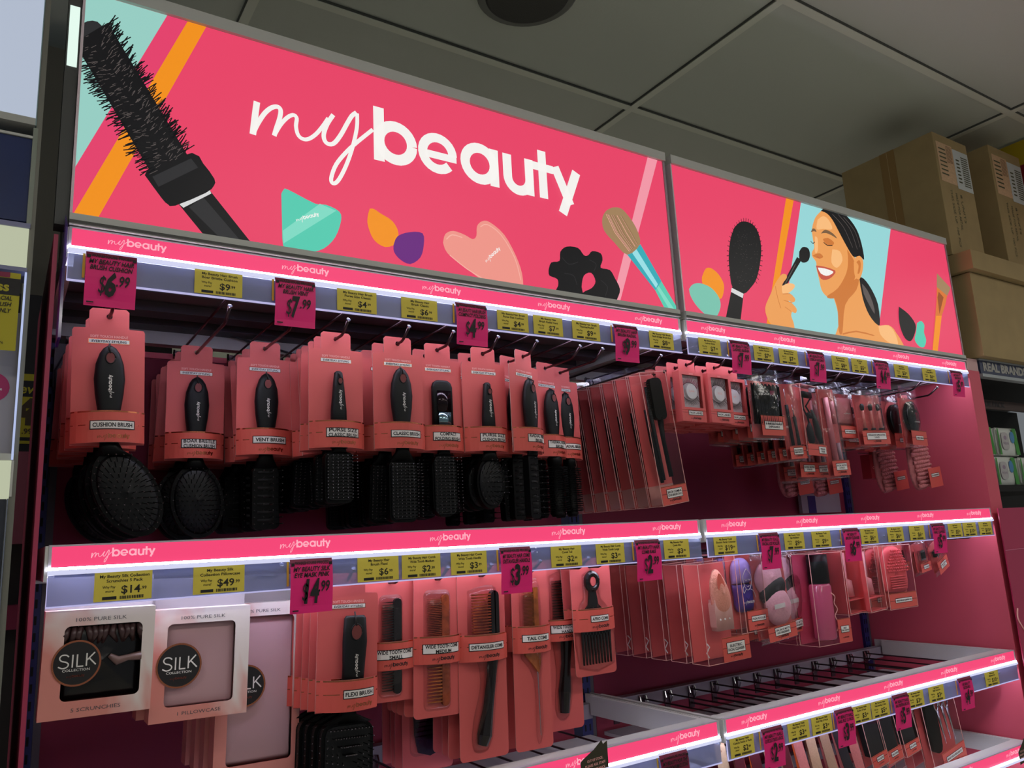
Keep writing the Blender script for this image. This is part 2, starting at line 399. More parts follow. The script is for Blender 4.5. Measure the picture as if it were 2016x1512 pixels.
# ------------------------------------------------------------------ lit shelf fronts
RIBS = ((.010, 1.190), (1.209, 2.391))
LEV = (2.0746, 1.635, 1.2371, .995)
SLOT = ['top', 'middle', 'lower', 'bottom']
def lit_shelf(bay, lev):
    x0, x1 = RIBS[bay]; z = LEV[lev]; w = x1 - x0
    t = thing('lit_shelf', (x0, 0, z), '%s open shelf frame with glowing pink logo front, %s bay' % (SLOT[lev], ['left', 'right'][bay]), 'shelf', 'pink lit shelf fronts')
    b = MB()   # front channel, side arms, back rail
    b.box(0, w, .0085, .04, -.028, -.0004, SHELFW)
    b.box(-.004, 0, .0, .43, -.046, -.001, SHELFW); b.box(w, w + .004, .0, .43, -.046, -.001, SHELFW)
    for s_ in ((0, .010), (w - .010, w)): b.box(s_[0], s_[1], .0405, .4, -.045, -.002, SHELFW)
    b.box(.0, w, .405, .43, -.055, -.022, SHELFW if lev < 2 else mat('mauve_grey_rail', (140, 130, 138), .5))
    b.build('frame', t)
    if lev == 0:
        b = MB(); b.box(0.012, w - .012, .045, .43, -.012, -.004, SHELFG)
        for yy in (.06, .16, .27, .36): b.box(.012, w - .012, yy, yy + .045, -.030, -.0125, SHELFG)
        b.build('canopy', t)
    if lev >= 2:
        b = MB(); b.box(.012, w - .012, .045, .404, -.098, -.090, mat('lilac_grey_deck', (200, 194, 200), .5)); b.build('deck', t)
    b = MB(); b.box(.0, w, -.0012, .0082, -.0022, 0, mat('light_strip_frame', (196, 190, 200), .3)); b.box(0, .0035, -.0012, .0082, -.0285, -.0023, MATS['light_strip_frame']); b.box(w - .0035, w, -.0012, .0082, -.0285, -.0023, MATS['light_strip_frame'])
    b.build('trim', t)
    b = MB(); b.box(.0036, w - .0036, -.0008, .008, -.0282, -.0023, LIT_PINK)
    for j in range(5):
        cx = .0885 + .2502 * j if bay == 0 else (1.298 - x0) + .2502 * j
        if cx < w - .03: b.logo(cx, -.0135, .078, LIT_WHITE, y=-.00095, hs=.95)
    b.build('printed_front', t)
    b = MB(); b.box(0, w, -.0035, .020, -.0322, -.0288, LEDM); b.build('led_strip', t)
    b = MB(); b.box(0, w, -.0060, .0002, -.0385, -.0327, mat('led_lens', (214, 216, 246), .2, emit=.95)); b.build('holder_rail', t)
    if lev < 3:
        b = MB(); b.box(.0008, w, -.0012, .0002, -.0775, -.0388, HOLDER); b.box(.0008, w, -.003, .0018, -.0795, -.0776, EDGE)
        b.box(0, .0008, -.002, .001, -.0795, -.0418, EDGE)
        b.build('ticket_holder', t)
    return t
for bay in (0, 1):
    for lev in (0, 1, 2): lit_shelf(bay, lev)
lit_shelf(1, 3)

# ------------------------------------------------------------------ header light boxes with printed artwork
def lit(name, c, s=1.0): return mat('print_' + name, c, emit=s)
H_PINK = lit('pink', (230, 68, 103)); H_PINK2 = lit('deep_pink', (226, 66, 108)); H_MINT = lit('mint', (150, 204, 194)); H_MINT2 = lit('pale_aqua', (150, 212, 214))
H_OR = lit('orange', (240, 144, 30)); H_WH = lit('white', (243, 240, 236)); H_K = lit('black', (22, 22, 24)); H_K2 = lit('charcoal', (46, 46, 48)); H_G = lit('silver', (214, 214, 214))
H_TEAL = lit('teal', (84, 200, 174)); H_TEAL2 = lit('pale_teal', (126, 216, 194)); H_PUR = lit('purple', (104, 38, 124)); H_PEA = lit('peach', (236, 148, 136)); H_LP = lit('light_pink', (240, 150, 166)); H_BR = lit('brown_hair', (160, 128, 92)); H_BR2 = lit('dark_brown_hair', (122, 92, 64))
H_TB = lit('turquoise', (52, 168, 180)); H_TB2 = lit('ice_blue', (150, 220, 226)); H_SK = lit('skin', (234, 158, 88)); H_SK2 = lit('skin_shade', (204, 120, 56)); H_SK3 = lit('skin_light', (246, 186, 124)); H_LIP = lit('lip', (196, 84, 66)); H_OR2 = lit('copper', (214, 116, 48)); H_OR3 = lit('dark_copper', (150, 74, 30))
H_PEA2 = lit('peach_light', (244, 176, 162)); H_SH = lit('hair_sheen', (92, 84, 82))
class Art:
    def __init__(s, mb, ox, oy, sc, win, x0): s.mb = mb; s.o = (ox, oy, sc); s.win = win; s.n = 0; s.x0 = x0
    def p(s, a, b): return P(s.o[0] + a / s.o[2], s.o[1] + b / s.o[2], 0)
    def poly(s, pts, m, sm=0):
        q = [s.p(*t) for t in pts]
        if sm: q = smooth(q + [q[0]], sm)[:-1]
        s.n += 1; q = clip(q, *s.win)
        s.mb.flat([(x - s.x0[0], z - s.x0[1]) for x, z in q], -.00003 * s.n, m)
    def line(s, pts, w, m, sm=0):
        q = [s.p(*t) for t in pts]
        if sm: q = smooth(q, sm)
        s.n += 1
        for i in range(len(q) - 1):
            ww = w if not isinstance(w, (list, tuple)) else w[0] + (w[1] - w[0]) * i / max(1, len(q) - 2)
            r = ribbon_pts([q[i], q[i + 1]], ww); c = clip([r[0][0], r[0][1], r[1][1], r[1][0]], *s.win)
            s.mb.flat([(x - s.x0[0], z - s.x0[1]) for x, z in c], -.00003 * s.n, m)
ZB, ZT = 2.0765, 2.471
def header(x0, x1, label):
    t = thing('header_lightbox', (x0, 0, ZB), label, 'lit sign'); w = x1 - x0; h = ZT - ZB
    f = MB(); fr = .021
    f.box(0, w, -.006, .03, h - fr, h, GREYM); f.box(0, w, -.006, .03, 0, .0165, GREYM); f.box(0, w, -.008, -.0058, .002, .006, mat('frame_groove', (70, 70, 66), .5))
    f.box(0, .0035, -.002, .03, .0167, h - fr - .0002, mat('lit_edge_acrylic', (232, 214, 222), .3)); f.box(w - .006, w, -.002, .03, .0167, h - fr - .0002, mat('side_trim', (165, 150, 160), .4))
    f.build('frame', t)
    c = MB(); c.box(0, w, .0305, .24, 0.0, h - .004, mat('sign_casing', (112, 116, 112), .5)); c.build('casing', t)
    a = MB(); a.box(.0036, w - .0062, .0003, .0295, .0168, h - fr - .0003, H_PINK)
    return t, a, (x0 + .0036, x1 - .0062, ZB + .0168, ZT - fr - .0003)
t, mb, win = header(.009, 1.191, 'large lit pink header sign with the brand word and a round hair brush')
A = Art(mb, 0, 0, 1, win, (.009, ZB))
A.poly([(100, -80), (375, -45), (143, 337), (80, 440)], H_MINT)
A.poly([(375, -45), (430, -100), (370, 47), (143, 423), (130, 445), (100, 440), (143, 337)], H_PINK2)
A.poly([(430, -60), (470, -60), (189, 436), (130, 450), (143, 423)], H_OR)
A = Art(mb, 450, 150, 2.24, win, (.009, ZB)); A.n = 3
A.poly([(1852, 340), (1896, 350), (1722, 1010), (1690, 1000)], H_LP)
# round thermal brush
A = Art(mb, 0, 0, 1, win, (.009, ZB)); A.n = 5
A.poly([(350, 400), (413, 375), (520, 510), (440, 510)], H_K); A.poly([(372, 408), (400, 388), (500, 505), (470, 505)], H_K2)
A.poly([(353, 402), (412, 372), (416, 381), (361, 409)], H_G)
A.poly([(285, 345), (300, 330), (378, 301), (400, 322), (422, 352), (421, 366), (405, 380), (345, 405), (330, 402), (318, 390)], H_K, 2)
A.poly([(300, 348), (376, 312), (390, 330), (312, 368)], H_K2)
A.poly([(158, 50), (172, 42), (192, 43), (206, 64), (175, 80), (150, 90)], H_K2, 2)
A.poly([(146, 84), (212, 45), (368, 304), (300, 345)], H_K)
rs = random.Random(3)
for k in range(900):
    u = rs.random(); v = rs.uniform(-1.0, 1.0); cx = 178 + (334 - 178) * u; cy = 66 + (322 - 66) * u
    nx, ny = .86, -.52; hw = 41
    bx, by = cx + nx * hw * v * .92, cy + ny * hw * v * .92
    a = math.atan2(ny, nx) if v > 0 else math.atan2(-ny, -nx); a += rs.uniform(-.35, .35) - (.25 if v > 0 else -.25)
    L = rs.uniform(14, 30) if abs(v) > .7 else rs.uniform(5, 12)
    A.n = 14
    A.line([(bx, by), (bx + math.cos(a) * L, by + math.sin(a) * L)], (.0016, .0005) if abs(v) > .75 else .0008, H_K if abs(v) > .72 or k % 3 else H_SH)
A = Art(mb, 450, 150, 2.24, win, (.009, ZB)); A.n = 20
# powder puff
A.poly([(232, 520), (242, 502), (262, 501), (380, 562), (430, 568), (488, 598), (495, 640), (470, 710), (420, 760), (350, 778), (270, 770), (240, 745), (235, 640)], H_TEAL, 3)
A.poly([(238, 682), (402, 563), (474, 594), (242, 738)], H_TEAL2)
# blending sponges
A.poly([(622, 585), (640, 586), (670, 606), (722, 640), (748, 690), (737, 738), (690, 754), (640, 722), (614, 660), (613, 618)], H_OR, 3)
A.poly([(727, 745), (745, 706), (800, 688), (855, 694), (860, 745), (845, 800), (800, 829), (755, 808), (729, 775)], H_PUR, 3)
# gua sha stone
A.poly([(945, 735), (955, 697), (990, 683), (1040, 700), (1075, 719), (1092, 705), (1095, 662), (1118, 640), (1152, 645), (1215, 700), (1265, 790), (1293, 870), (1298, 945), (1280, 960), (1140, 912), (1040, 842), (965, 782)], H_PEA, 3)
A.line([(960, 720), (985, 700), (1030, 712)], .002, H_PEA2, 3); A.line([(975, 790), (1050, 850), (1140, 905)], .002, H_PEA2, 3); A.line([(1110, 665), (1140, 655), (1200, 700), (1260, 800), (1288, 900)], .0018, H_PEA2, 3)
# scrunchie
A.poly([(1410, 855), (1422, 822), (1458, 815), (1462, 775), (1490, 752), (1540, 758), (1566, 790), (1585, 790), (1603, 772), (1640, 782), (1648, 812), (1640, 845), (1680, 855), (1702, 890), (1725, 940), (1712, 985), (1690, 1030), (1560, 990), (1562, 955), (1600, 935), (1617, 905), (1598, 868), (1566, 880), (1556, 930), (1558, 985), (1440, 970), (1452, 925), (1448, 895), (1414, 880)], H_K, 3)
for q in ([(1470, 800), (1500, 830), (1540, 820)], [(1480, 870), (1520, 880), (1535, 920)], [(1590, 810), (1620, 830), (1610, 860)], [(1640, 900), (1670, 930), (1660, 970)]): A.line(q, .0014, H_K2, 3)
# powder brush
A.poly([(1757, 788), (1815, 742), (1908, 905), (1880, 945)], H_TB); A.poly([(1775, 775), (1795, 760), (1892, 918), (1884, 935)], H_TB2)
A.poly([(1880, 945), (1907, 905), (2000, 1060), (1940, 1060)], H_TEAL); A.poly([(1887, 935), (1895, 925), (1985, 1060), (1960, 1060)], H_TEAL2)
A.poly([(1690, 580), (1722, 581), (1752, 605), (1795, 668), (1813, 740), (1757, 788), (1700, 735), (1655, 682), (1646, 632), (1662, 596)], H_BR, 3)
for k in range(30):
    u = rs.random(); A.line([(1662 + 75 * u, 610 + 8 * u), (1700 + 85 * u, 690 + 10 * u), (1765 + 40 * u, 775 - 35 * u)], .0006, H_BR2 if k % 2 else H_PEA2)
A.n += 1
mb.logo(.6 - .009, 2.325 - ZB, .678, H_WH, y=-.0042)
for c, w_, r_, m_ in (((345, 625), 42, .42, H_WH), ((1160, 790), 46, .75, H_WH)):
    q = A.p(*c); mb.logo(q[0] - .009, q[1] - ZB, w_ / 1000, m_, y=-.0043, rot=r_)
mb.build('printed_panel', t)

t, mb, win = header(1.209, 2.391, 'lit pink header sign showing a smiling woman with a makeup brush')
A = Art(mb, 1300, 200, 2.749, win, (1.209, ZB))
A.poly([(765, 520), (1250, 660), (1170, 1330), (650, 1300)], H_MINT2)
A.poly([(684, 500), (726, 510), (592, 1260), (566, 1260)], H_OR)
# small sponges
A.poly([(225, 950), (245, 905), (275, 902), (315, 935), (344, 990), (338, 1050), (318, 1067), (260, 1030), (228, 985)], H_OR, 3)
A.poly([(155, 1015), (175, 990), (215, 983), (275, 1008), (318, 1062), (325, 1115), (300, 1166), (255, 1160), (200, 1110), (165, 1055)], lit('sage', (120, 192, 172)), 3)
# paddle brush
for k in range(46):
    a = 2 * PI * k / 46; cx, cy = 457, 835; ex, ey = cx + 98 * math.cos(a), cy + 205 * math.sin(a)
    if ey < 1000: A.line([(cx + 80 * math.cos(a), cy + 180 * math.sin(a)), (ex, ey)], .0018, H_K); A.n -= 1
A.n += 1
A.poly([(400, 682), (430, 653), (465, 650), (502, 667), (530, 710), (546, 790), (539, 880), (520, 960), (490, 1006), (450, 1040), (392, 1010), (375, 920), (370, 830), (380, 740)], H_K, 3)
for k in range(90):
    a, r_ = rs.uniform(0, 2 * PI), rs.random() ** .5; x_, y_ = 457 + 70 * r_ * math.cos(a), 840 + 160 * r_ * math.sin(a); A.line([(x_, y_), (x_ + 3, y_ + 1)], .0009, H_SH); A.n -= 1
A.n += 1
A.poly([(388, 1005), (452, 1030), (432, 1200), (350, 1190)], H_K); A.poly([(386, 1008), (450, 1040), (446, 1064), (382, 1030)], H_G)
# the woman of the printed picture
A.poly([(1070, 950), (1100, 958), (1142, 1015), (1178, 1100), (1187, 1210), (1150, 1185), (1108, 1115), (1078, 1045)], H_K, 3)
A.poly([(1090, 985), (1120, 1020), (1150, 1090), (1160, 1150), (1130, 1100), (1100, 1040)], H_SH, 2)
A.poly([(930, 1040), (1060, 940), (1082, 1000), (1098, 1075), (1130, 1155), (1180, 1212), (1235, 1210), (1275, 1250), (1300, 1345), (960, 1330), (968, 1200), (955, 1120)], H_SK, 3)
A.poly([(935, 1050), (1065, 955), (1060, 1020), (1000, 1100), (985, 1250), (965, 1240), (958, 1120)], H_SK2, 3)
A.poly([(1180, 1215), (1235, 1212), (1270, 1255), (1285, 1320), (1230, 1300), (1190, 1260)], H_SK3, 3)
A.poly([(985, 1255), (1060, 1240), (1150, 1262), (1150, 1268), (1060, 1248), (990, 1262)], H_SK2, 2)
A.poly([(870, 592), (838, 628), (820, 690), (826, 750), (832, 790), (820, 815), (822, 840), (842, 868), (845, 905), (858, 960), (872, 1020), (900, 1055), (935, 1066), (985, 1040), (1040, 975), (1060, 900), (1050, 840), (1010, 760), (960, 680), (915, 600)], H_SK, 3)
A.poly([(850, 640), (880, 620), (910, 640), (930, 690), (880, 690), (845, 690)], H_SK3, 3); A.poly([(930, 800), (970, 810), (985, 860), (955, 900), (925, 870)], H_SK3, 3); A.poly([(836, 730), (850, 740), (852, 800), (842, 822), (834, 800)], H_SK3, 3)
A.poly([(1010, 800), (1055, 880), (1050, 960), (990, 1040), (935, 1066), (900, 1055), (960, 1010), (1005, 930), (1015, 860)], H_SK2, 3)
A.poly([(1046, 870), (1058, 840), (1080, 836), (1096, 862), (1094, 915), (1078, 960), (1058, 955), (1048, 925)], H_SK, 3); A.poly([(1060, 870), (1075, 858), (1084, 880), (1078, 925), (1066, 930), (1072, 890)], H_SK2, 3)
A.poly([(868, 592), (890, 580), (960, 590), (1010, 622), (1060, 690), (1088, 770), (1102, 855), (1078, 835), (1052, 842), (1034, 828), (1000, 770), (968, 710), (930, 640), (900, 606)], H_K, 3)
for q in ([(930, 610), (990, 680), (1040, 790)], [(960, 610), (1025, 690), (1065, 800)], [(990, 625), (1050, 700), (1080, 790)]): A.line(q, .0018, H_SH, 4)
A.poly([(868, 715), (885, 696), (905, 697), (935, 716), (956, 742), (925, 724), (895, 712)], H_BR2, 2); A.poly([(813, 708), (822, 688), (836, 690), (844, 706), (830, 702)], H_BR2, 2)
A.poly([(878, 745), (905, 738), (938, 762), (930, 778), (895, 772)], H_SK2, 2); A.line([(882, 762), (902, 778), (930, 779)], .0026, H_K, 3); A.line([(812, 756), (824, 768), (834, 760)], .0022, H_K, 3)
A.poly([(822, 835), (838, 826), (862, 822), (880, 840), (864, 850), (842, 846)], H_SK2, 2); A.line([(846, 838), (862, 850)], .002, H_LIP)
A.poly([(840, 888), (880, 893), (944, 914), (938, 938), (912, 960), (880, 966), (858, 945)], H_LIP, 2); A.poly([(850, 899), (885, 903), (934, 920), (922, 936), (896, 944), (866, 930)], H_WH, 2)
for x_ in (866, 882, 898, 914): A.line([(x_, 902 + (x_ - 866) * .3), (x_ + 2, 936 + (x_ - 866) * .1)], .0005, H_G)
# hand and makeup brush of the picture
A.poly([(652, 1003), (738, 842), (762, 858), (676, 1003)], H_K); A.line([(672, 990), (730, 880)], .002, H_SH)
A.poly([(750, 812), (768, 788), (798, 795), (808, 830), (797, 864), (768, 872), (750, 850)], H_K, 3)
A.poly([(680, 938), (656, 935), (622, 980), (592, 1048), (565, 1118), (582, 1185), (612, 1225), (640, 1290), (720, 1290), (722, 1210), (706, 1160), (712, 1125), (690, 1075), (668, 1020), (658, 990), (682, 955)], H_SK, 3)
A.poly([(655, 1000), (690, 984), (722, 990), (722, 1010), (690, 1038), (660, 1040)], H_SK3, 3); A.poly([(665, 1040), (700, 1040), (728, 1070), (716, 1088), (685, 1075), (660, 1070)], H_SK, 3); A.poly([(670, 1078), (705, 1088), (735, 1122), (730, 1145), (706, 1135), (680, 1110)], H_SK, 3)
A.line([(660, 1042), (700, 1040)], .0015, H_SK2); A.line([(665, 1076), (712, 1090)], .0015, H_SK2); A.line([(672, 1112), (705, 1136)], .0015, H_SK2); A.line([(620, 1000), (632, 1060), (650, 1120)], .002, H_SK2, 3)
# black sponge, mint sponge, copper brush
A.poly([(1288, 1110), (1340, 1150), (1378, 1205), (1376, 1250), (1354, 1296), (1322, 1282), (1296, 1222), (1287, 1160)], H_K, 3)
A.poly([(1386, 1200), (1408, 1188), (1426, 1210), (1424, 1250), (1436, 1290), (1426, 1328), (1400, 1326), (1374, 1290), (1382, 1245)], H_TEAL, 3)
A.poly([(1492, 1080), (1494, 1000), (1550, 1050), (1540, 1100), (1520, 1160), (1496, 1375), (1468, 1370)], H_OR2); A.poly([(1497, 1060), (1504, 1030), (1530, 1060), (1508, 1150)], H_OR3); A.poly([(1490, 1160), (1520, 1160), (1496, 1375), (1468, 1370)], H_OR)
A.poly([(1494, 930), (1568, 1010), (1550, 1052), (1493, 1004)], H_BR)
mb.build('printed_panel', t)
# ------------------------------------------------------------------ shelf tickets
def yellow_ticket(x, lev, w, l1, l2, price, label, dz=0):
    t = thing('shelf_ticket', (x, -.0032, LEV[lev] - .0385 + dz), label, 'price ticket', 'yellow shelf tickets')
    b = MB(); h = .0375
    b.box(0, w, -.0003, .0003, -h, 0, YELLOW); y = -.0006
    if l1: b.text(l1, w * .52, -.0072, .0038, TINK, y, bold=.02, width=min(w * .86, .0026 * len(l1)))
    if l2: b.text(l2, w * .52, -.0132, .0038, TINK, y, bold=.02, width=min(w * .86, .0026 * len(l2)))
    b.text('Why Pay', w * .25, -.0208, .0032, TINK, y, bold=.012, width=.0155); b.text('more?', w * .27, -.0262, .0032, TINK, y, bold=.012, width=.0105)
    b.text('$' + price, w * .63, -.0282, .0100, TINK, y, bold=.02, width=.0078 * (1 + len(price))); b.text('.99', w * .745 + .0042 * (len(price) - 1), -.0245, .0042, TINK, y, bold=.02, align='l')
    b.rect(.01, .027, -.0355, -.0315, y, INK)
    for k in range(14): b.rect(.031 + k * .0021, .0322 + k * .0021 + (k % 3) * .0002, -.0355, -.0315, y, INK)
    b.build('printed_card', t); return t
def promo_ticket(x, lev, w, l1, l2, price, label, dark=False):
    t = thing('promo_ticket', (x, -.0075, LEV[lev] - .032), label, 'price ticket', 'magenta promotion tickets')
    b = MB(); h = .0825; n = 8; vs = []
    mm = MAG if not dark else MAG_D
    for i in range(n + 1):
        z = -h * i / n; yy = -.0035 * math.sin(PI * min(1, i / n * 1.1)) if i else .003
        vs += [(0, yy, z), (w, yy, z)]
    b.add(vs, [(2 * i, 2 * i + 1, 2 * i + 3, 2 * i + 2) for i in range(1, n)], mm); b.add(vs, [(0, 1, 3, 2)], MAG_D)
    b.add([(0, .003, .0), (w, .003, 0), (w, .0036, -.002), (0, .0036, -.002)], [(0, 1, 2, 3)], MAG_D)
    y = -.0045
    b.text('WAREHOUSE PRICES!', w / 2, -.0115, .0042, INK, y + .0015, bold=.03, width=w * .8); b.rect(.001, .006, -.0135, -.009, y + .001, INK); b.rect(w - .006, w - .001, -.0135, -.009, y + .001, INK)
    b.text(l1, w / 2, -.0215, .0066, INK, y, bold=.03, shear=.25, width=min(w * .88, .0042 * len(l1))); b.text(l2, w / 2, -.0302, .0066, INK, y, bold=.03, shear=.25, width=min(w * .88, .0042 * len(l2)))
    b.text('$', w * .33, -.0640, .026, INK, y - .0006, bold=.0, shear=.2, width=.0095)
    b.text(price, w * .49, -.0670, .033, INK, y - .0006, bold=.04, shear=.2, width=.0145 * len(price) ** .7); b.text('.99', w * (.60 + .05 * (len(price) - 1)), -.0520, .0155, INK, y - .0006, bold=.02, shear=.2, width=.0175, align='l')
    b.rect(.003, .012, -.079, -.077, y + .001, INK)
    b.build('printed_card', t)
    e = MB(); e.box(-.0035, -.0002, .0035, .0042, -.042, -.004, YELLOW_E); e.build('backing_ticket', t)
    return t
UP = 0; MI = 1; LO = 2
YT = [(.177, 0, 'My Beauty Hair Brush', 'Boar Bristle Cushion', '9'), (.400, 0, 'My Beauty Hair Brush', 'Purse Size Classic', '4'), (.516, 0, 'My Beauty Hair', 'Brush Classic', '6'),
      (.712, 0, 'My Beauty Hair Brush', 'Purse Size Cushion', '4'), (.794, 0, 'My Beauty Hair', 'Brush Radial Vent', '7'), (.888, 0, 'My Beauty Hair Brush', 'Thermal Radial', '9'), (1.094, 0, 'My Beauty Hair Brush', 'Back & Edge Brush Duo', '8'),
      (1.242, 0, 'My Beauty Face', 'Lashes Extra', '7'), (1.425, 0, 'My Beauty Face', 'Lashes Natural', '7'), (1.516, 0, 'My Beauty Face', 'Mascara Wands', '7'), (1.723, 0, 'My Beauty Face', 'Dermaplaning', '8'), (1.806, 0, 'My Beauty', 'Puff', '5'), (2.0, 0, 'My Beauty', 'Applicators', '3'), (2.139, 0, 'My Beauty', 'Compact Mirror', '6'),
      (.064, 1, 'My Beauty Silk Collection', 'Scrunchies 5 Pack', '14'), (.187, 1, 'My Beauty Silk', 'Collection Pillowcase', '49'), (.430, 1, 'My Beauty Hair', 'Brush Flexi', '6'), (.506, 1, 'My Beauty Hair Comb', 'Wide Tooth Medium', '2'), (.596, 1, 'My Beauty Hair Comb', 'Wide Tooth Handle', '3'), (.803, 1, 'My Beauty Hair', 'Comb Tail', '2'), (.908, 1, 'My Beauty Hair Comb', 'Wide Tooth Large', '3'), (1.083, 1, 'My Beauty Hair', 'Comb Afro', '3'),
      (1.227, 1, 'My Beauty Tools', 'Electric Facial Cleanser', '19'), (1.455, 1, 'My Beauty Tools', 'Spa Headband', '9'), (1.554, 1, 'My Beauty Tools', 'Bottle', '9'), (1.745, 1, 'My Beauty Tools', 'Brush Cleaner', '6'), (1.858, 1, 'My Beauty Tools', 'Brush Cleaning Pad', '6'), (1.957, 1, 'My Beauty', 'Sharpener', '6'), (2.145, 1, 'My Beauty', 'Tweezers', '5'), (2.222, 1, 'My Beauty', 'Tweezers Slant', '10'), (2.308, 1, 'My Beauty', 'Tweezer Set', '10'),
      (1.216, 2, 'My Beauty Nails', 'Cuticle Sticks 6 Pack', '2'), (1.394, 2, 'My Beauty Nails', 'Nail File 2 Pack', '3'), (1.474, 2, 'My Beauty Nails', 'Nail File 5 Pack', '3'), (1.620, 2, 'My Beauty Nails', 'Buffer 4 Pack', '3'), (1.694, 2, 'My Beauty Nails', 'Nail Buffing Cube', '5'), (1.842, 2, 'My Beauty Nails', 'Nail Clippers', '3'), (1.936, 2, 'My Beauty', 'Nail Scissors', '3'), (2.211, 2, 'My Beauty', 'Manicure Set', '10')]
RAIL = ['top', 'middle', 'lower']
for x, lv, a, b_, pr_ in YT:
    yellow_ticket(x, lv, .070, a, b_, pr_, 'yellow %s.99 ticket, %s %s, %s rail' % (pr_, a, b_, RAIL[lv]))
PT = [(.032, 0, 'MY BEAUTY HAIR', 'BRUSH CUSHION', '6'), (.296, 0, 'MY BEAUTY HAIR', 'BRUSH VENT', '7'), (.621, 0, 'MY BEAUTY HAIR BRUSH', 'COMPACT FOLDING', '4'), (.991, 0, 'MY BEAUTY HAIR', 'BRUSH RADIAL', '9'),
      (1.338, 0, 'MY BEAUTY FACE', 'LASHES ELISHA', '7'), (1.618, 0, 'MY BEAUTY FACE', 'EYEBROW GROOM KIT', '7'), (1.898, 0, 'MY BEAUTY FACE', 'LASHES ONE', '14'), (2.279, 0, 'MY BEAUTY', 'HEADBAND', '5'),
      (.322, 1, 'MY BEAUTY SILK', 'EYE MASK PINK', '14'), (.690, 1, 'MY BEAUTY HAIR COMB', 'DETANGLER HANDLE', '3'), (1.002, 1, 'MY BEAUTY HAIR', 'COMB RAKE', '2'), (1.365, 1, 'MY BEAUTY TOOLS', 'FACIAL ICE ROLLER', '7'), (1.665, 1, 'MY BEAUTY', 'BRUSH CLEANER', '6'), (2.052, 1, 'MY BEAUTY TOOLS', 'NAIL CLIPPERS', '5'),
      (1.306, 2, 'MY BEAUTY NAILS', 'CUTICLE STICKS 6 PACK', '2'), (1.551, 2, 'MY BEAUTY NAILS', 'NAIL FILE 12 PACK', '3'), (1.774, 2, 'MY BEAUTY NAILS', 'NAIL BUFFING BLOCK', '5'), (2.067, 2, 'MY BEAUTY', 'SCISSORS', '4')]
for x, lv, a, b_, pr_ in PT:
    promo_ticket(x, lv, .065, a, b_, pr_, 'magenta %s.99 ticket, %s %s, %s rail' % (pr_, a, b_, RAIL[lv]))
t = promo_ticket(1.021, 2, .072, 'MY BEAUTY FOR THE', 'BATHROOM PUMICE STONE', '5', 'dark magenta ticket on the lower rail just left of the bay joint', True)
# out of stock flags
def stock_flag(x, z, lb, w=.062):
    t = thing('stock_flag', (x, -.0042, z), lb, 'sign')
    b = MB(); g = mat('dark_green_card', (52, 50, 30), .6)
    b.prism([(0, -.06), (w, -.055), (w * 1.0, -.002), (w * .85, -.006), (w * .8, .001), (w * .5, -.012), (.006, -.024), (0, -.028)], 0, .0008, g)
    for k, s_ in enumerate(('OUT OF STOCK,', 'PLEASE ASK STAFF', 'FOR ASSISTANCE')): b.text(s_, w * .52, -.030 - k * .008, .0042, PALE, -.0006, bold=.02, width=(.036, .046, .043)[k], rot=.05)
    b.build('printed_card', t)
stock_flag(.8395, 1.2505, 'dark green out of stock flag clipped over the lower left pink strip')
stock_flag(2.318, 1.008, 'dark flag clipped on the bottom strip at the lower right corner', .05)

# ------------------------------------------------------------------ hooks
def make_hook(L=.40):
    t = thing('display_hook')
    b = MB(); b.tube([(0, 0, 0), (0, -L + .03, 0), (0, -L + .022, .003), (0, -L, .018)], .0026, HOOKM, 8); b.build('rod', t, True)
    b = MB(); b.tube([(-.001, 0, .0355), (-.001, -L + .012, .0355)], .0022, HOOKM, 6); b.build('label_arm', t, True)
    b = MB(); b.cyl((0, -L, .018), (0, -L - .002, .0195), .0036, CHROME, 10); b.build('tip', t)
    b = MB(); b.box(-.009, .009, .0, .0028, -.012, .042, HOOKM); b.tube([(-.010, -.003, .042), (-.011, -.008, .028), (-.010, -.001, .012)], .0022, CHROME, 6); b.tube([(.010, -.003, .042), (.011, -.008, .028), (.010, -.001, .012)], .0022, CHROME, 6); b.build('bracket', t)
    return t
hook0 = make_hook(); HK = [0]
def hook(x, z, lb, L=.4, y=.402):
    o = hook0 if HK[0] == 0 else copy_tree(hook0); HK[0] += 1
    o.location = (x, y, z); o['label'] = lb; o['category'] = 'hook'; o['group'] = 'steel display hooks'
    return o

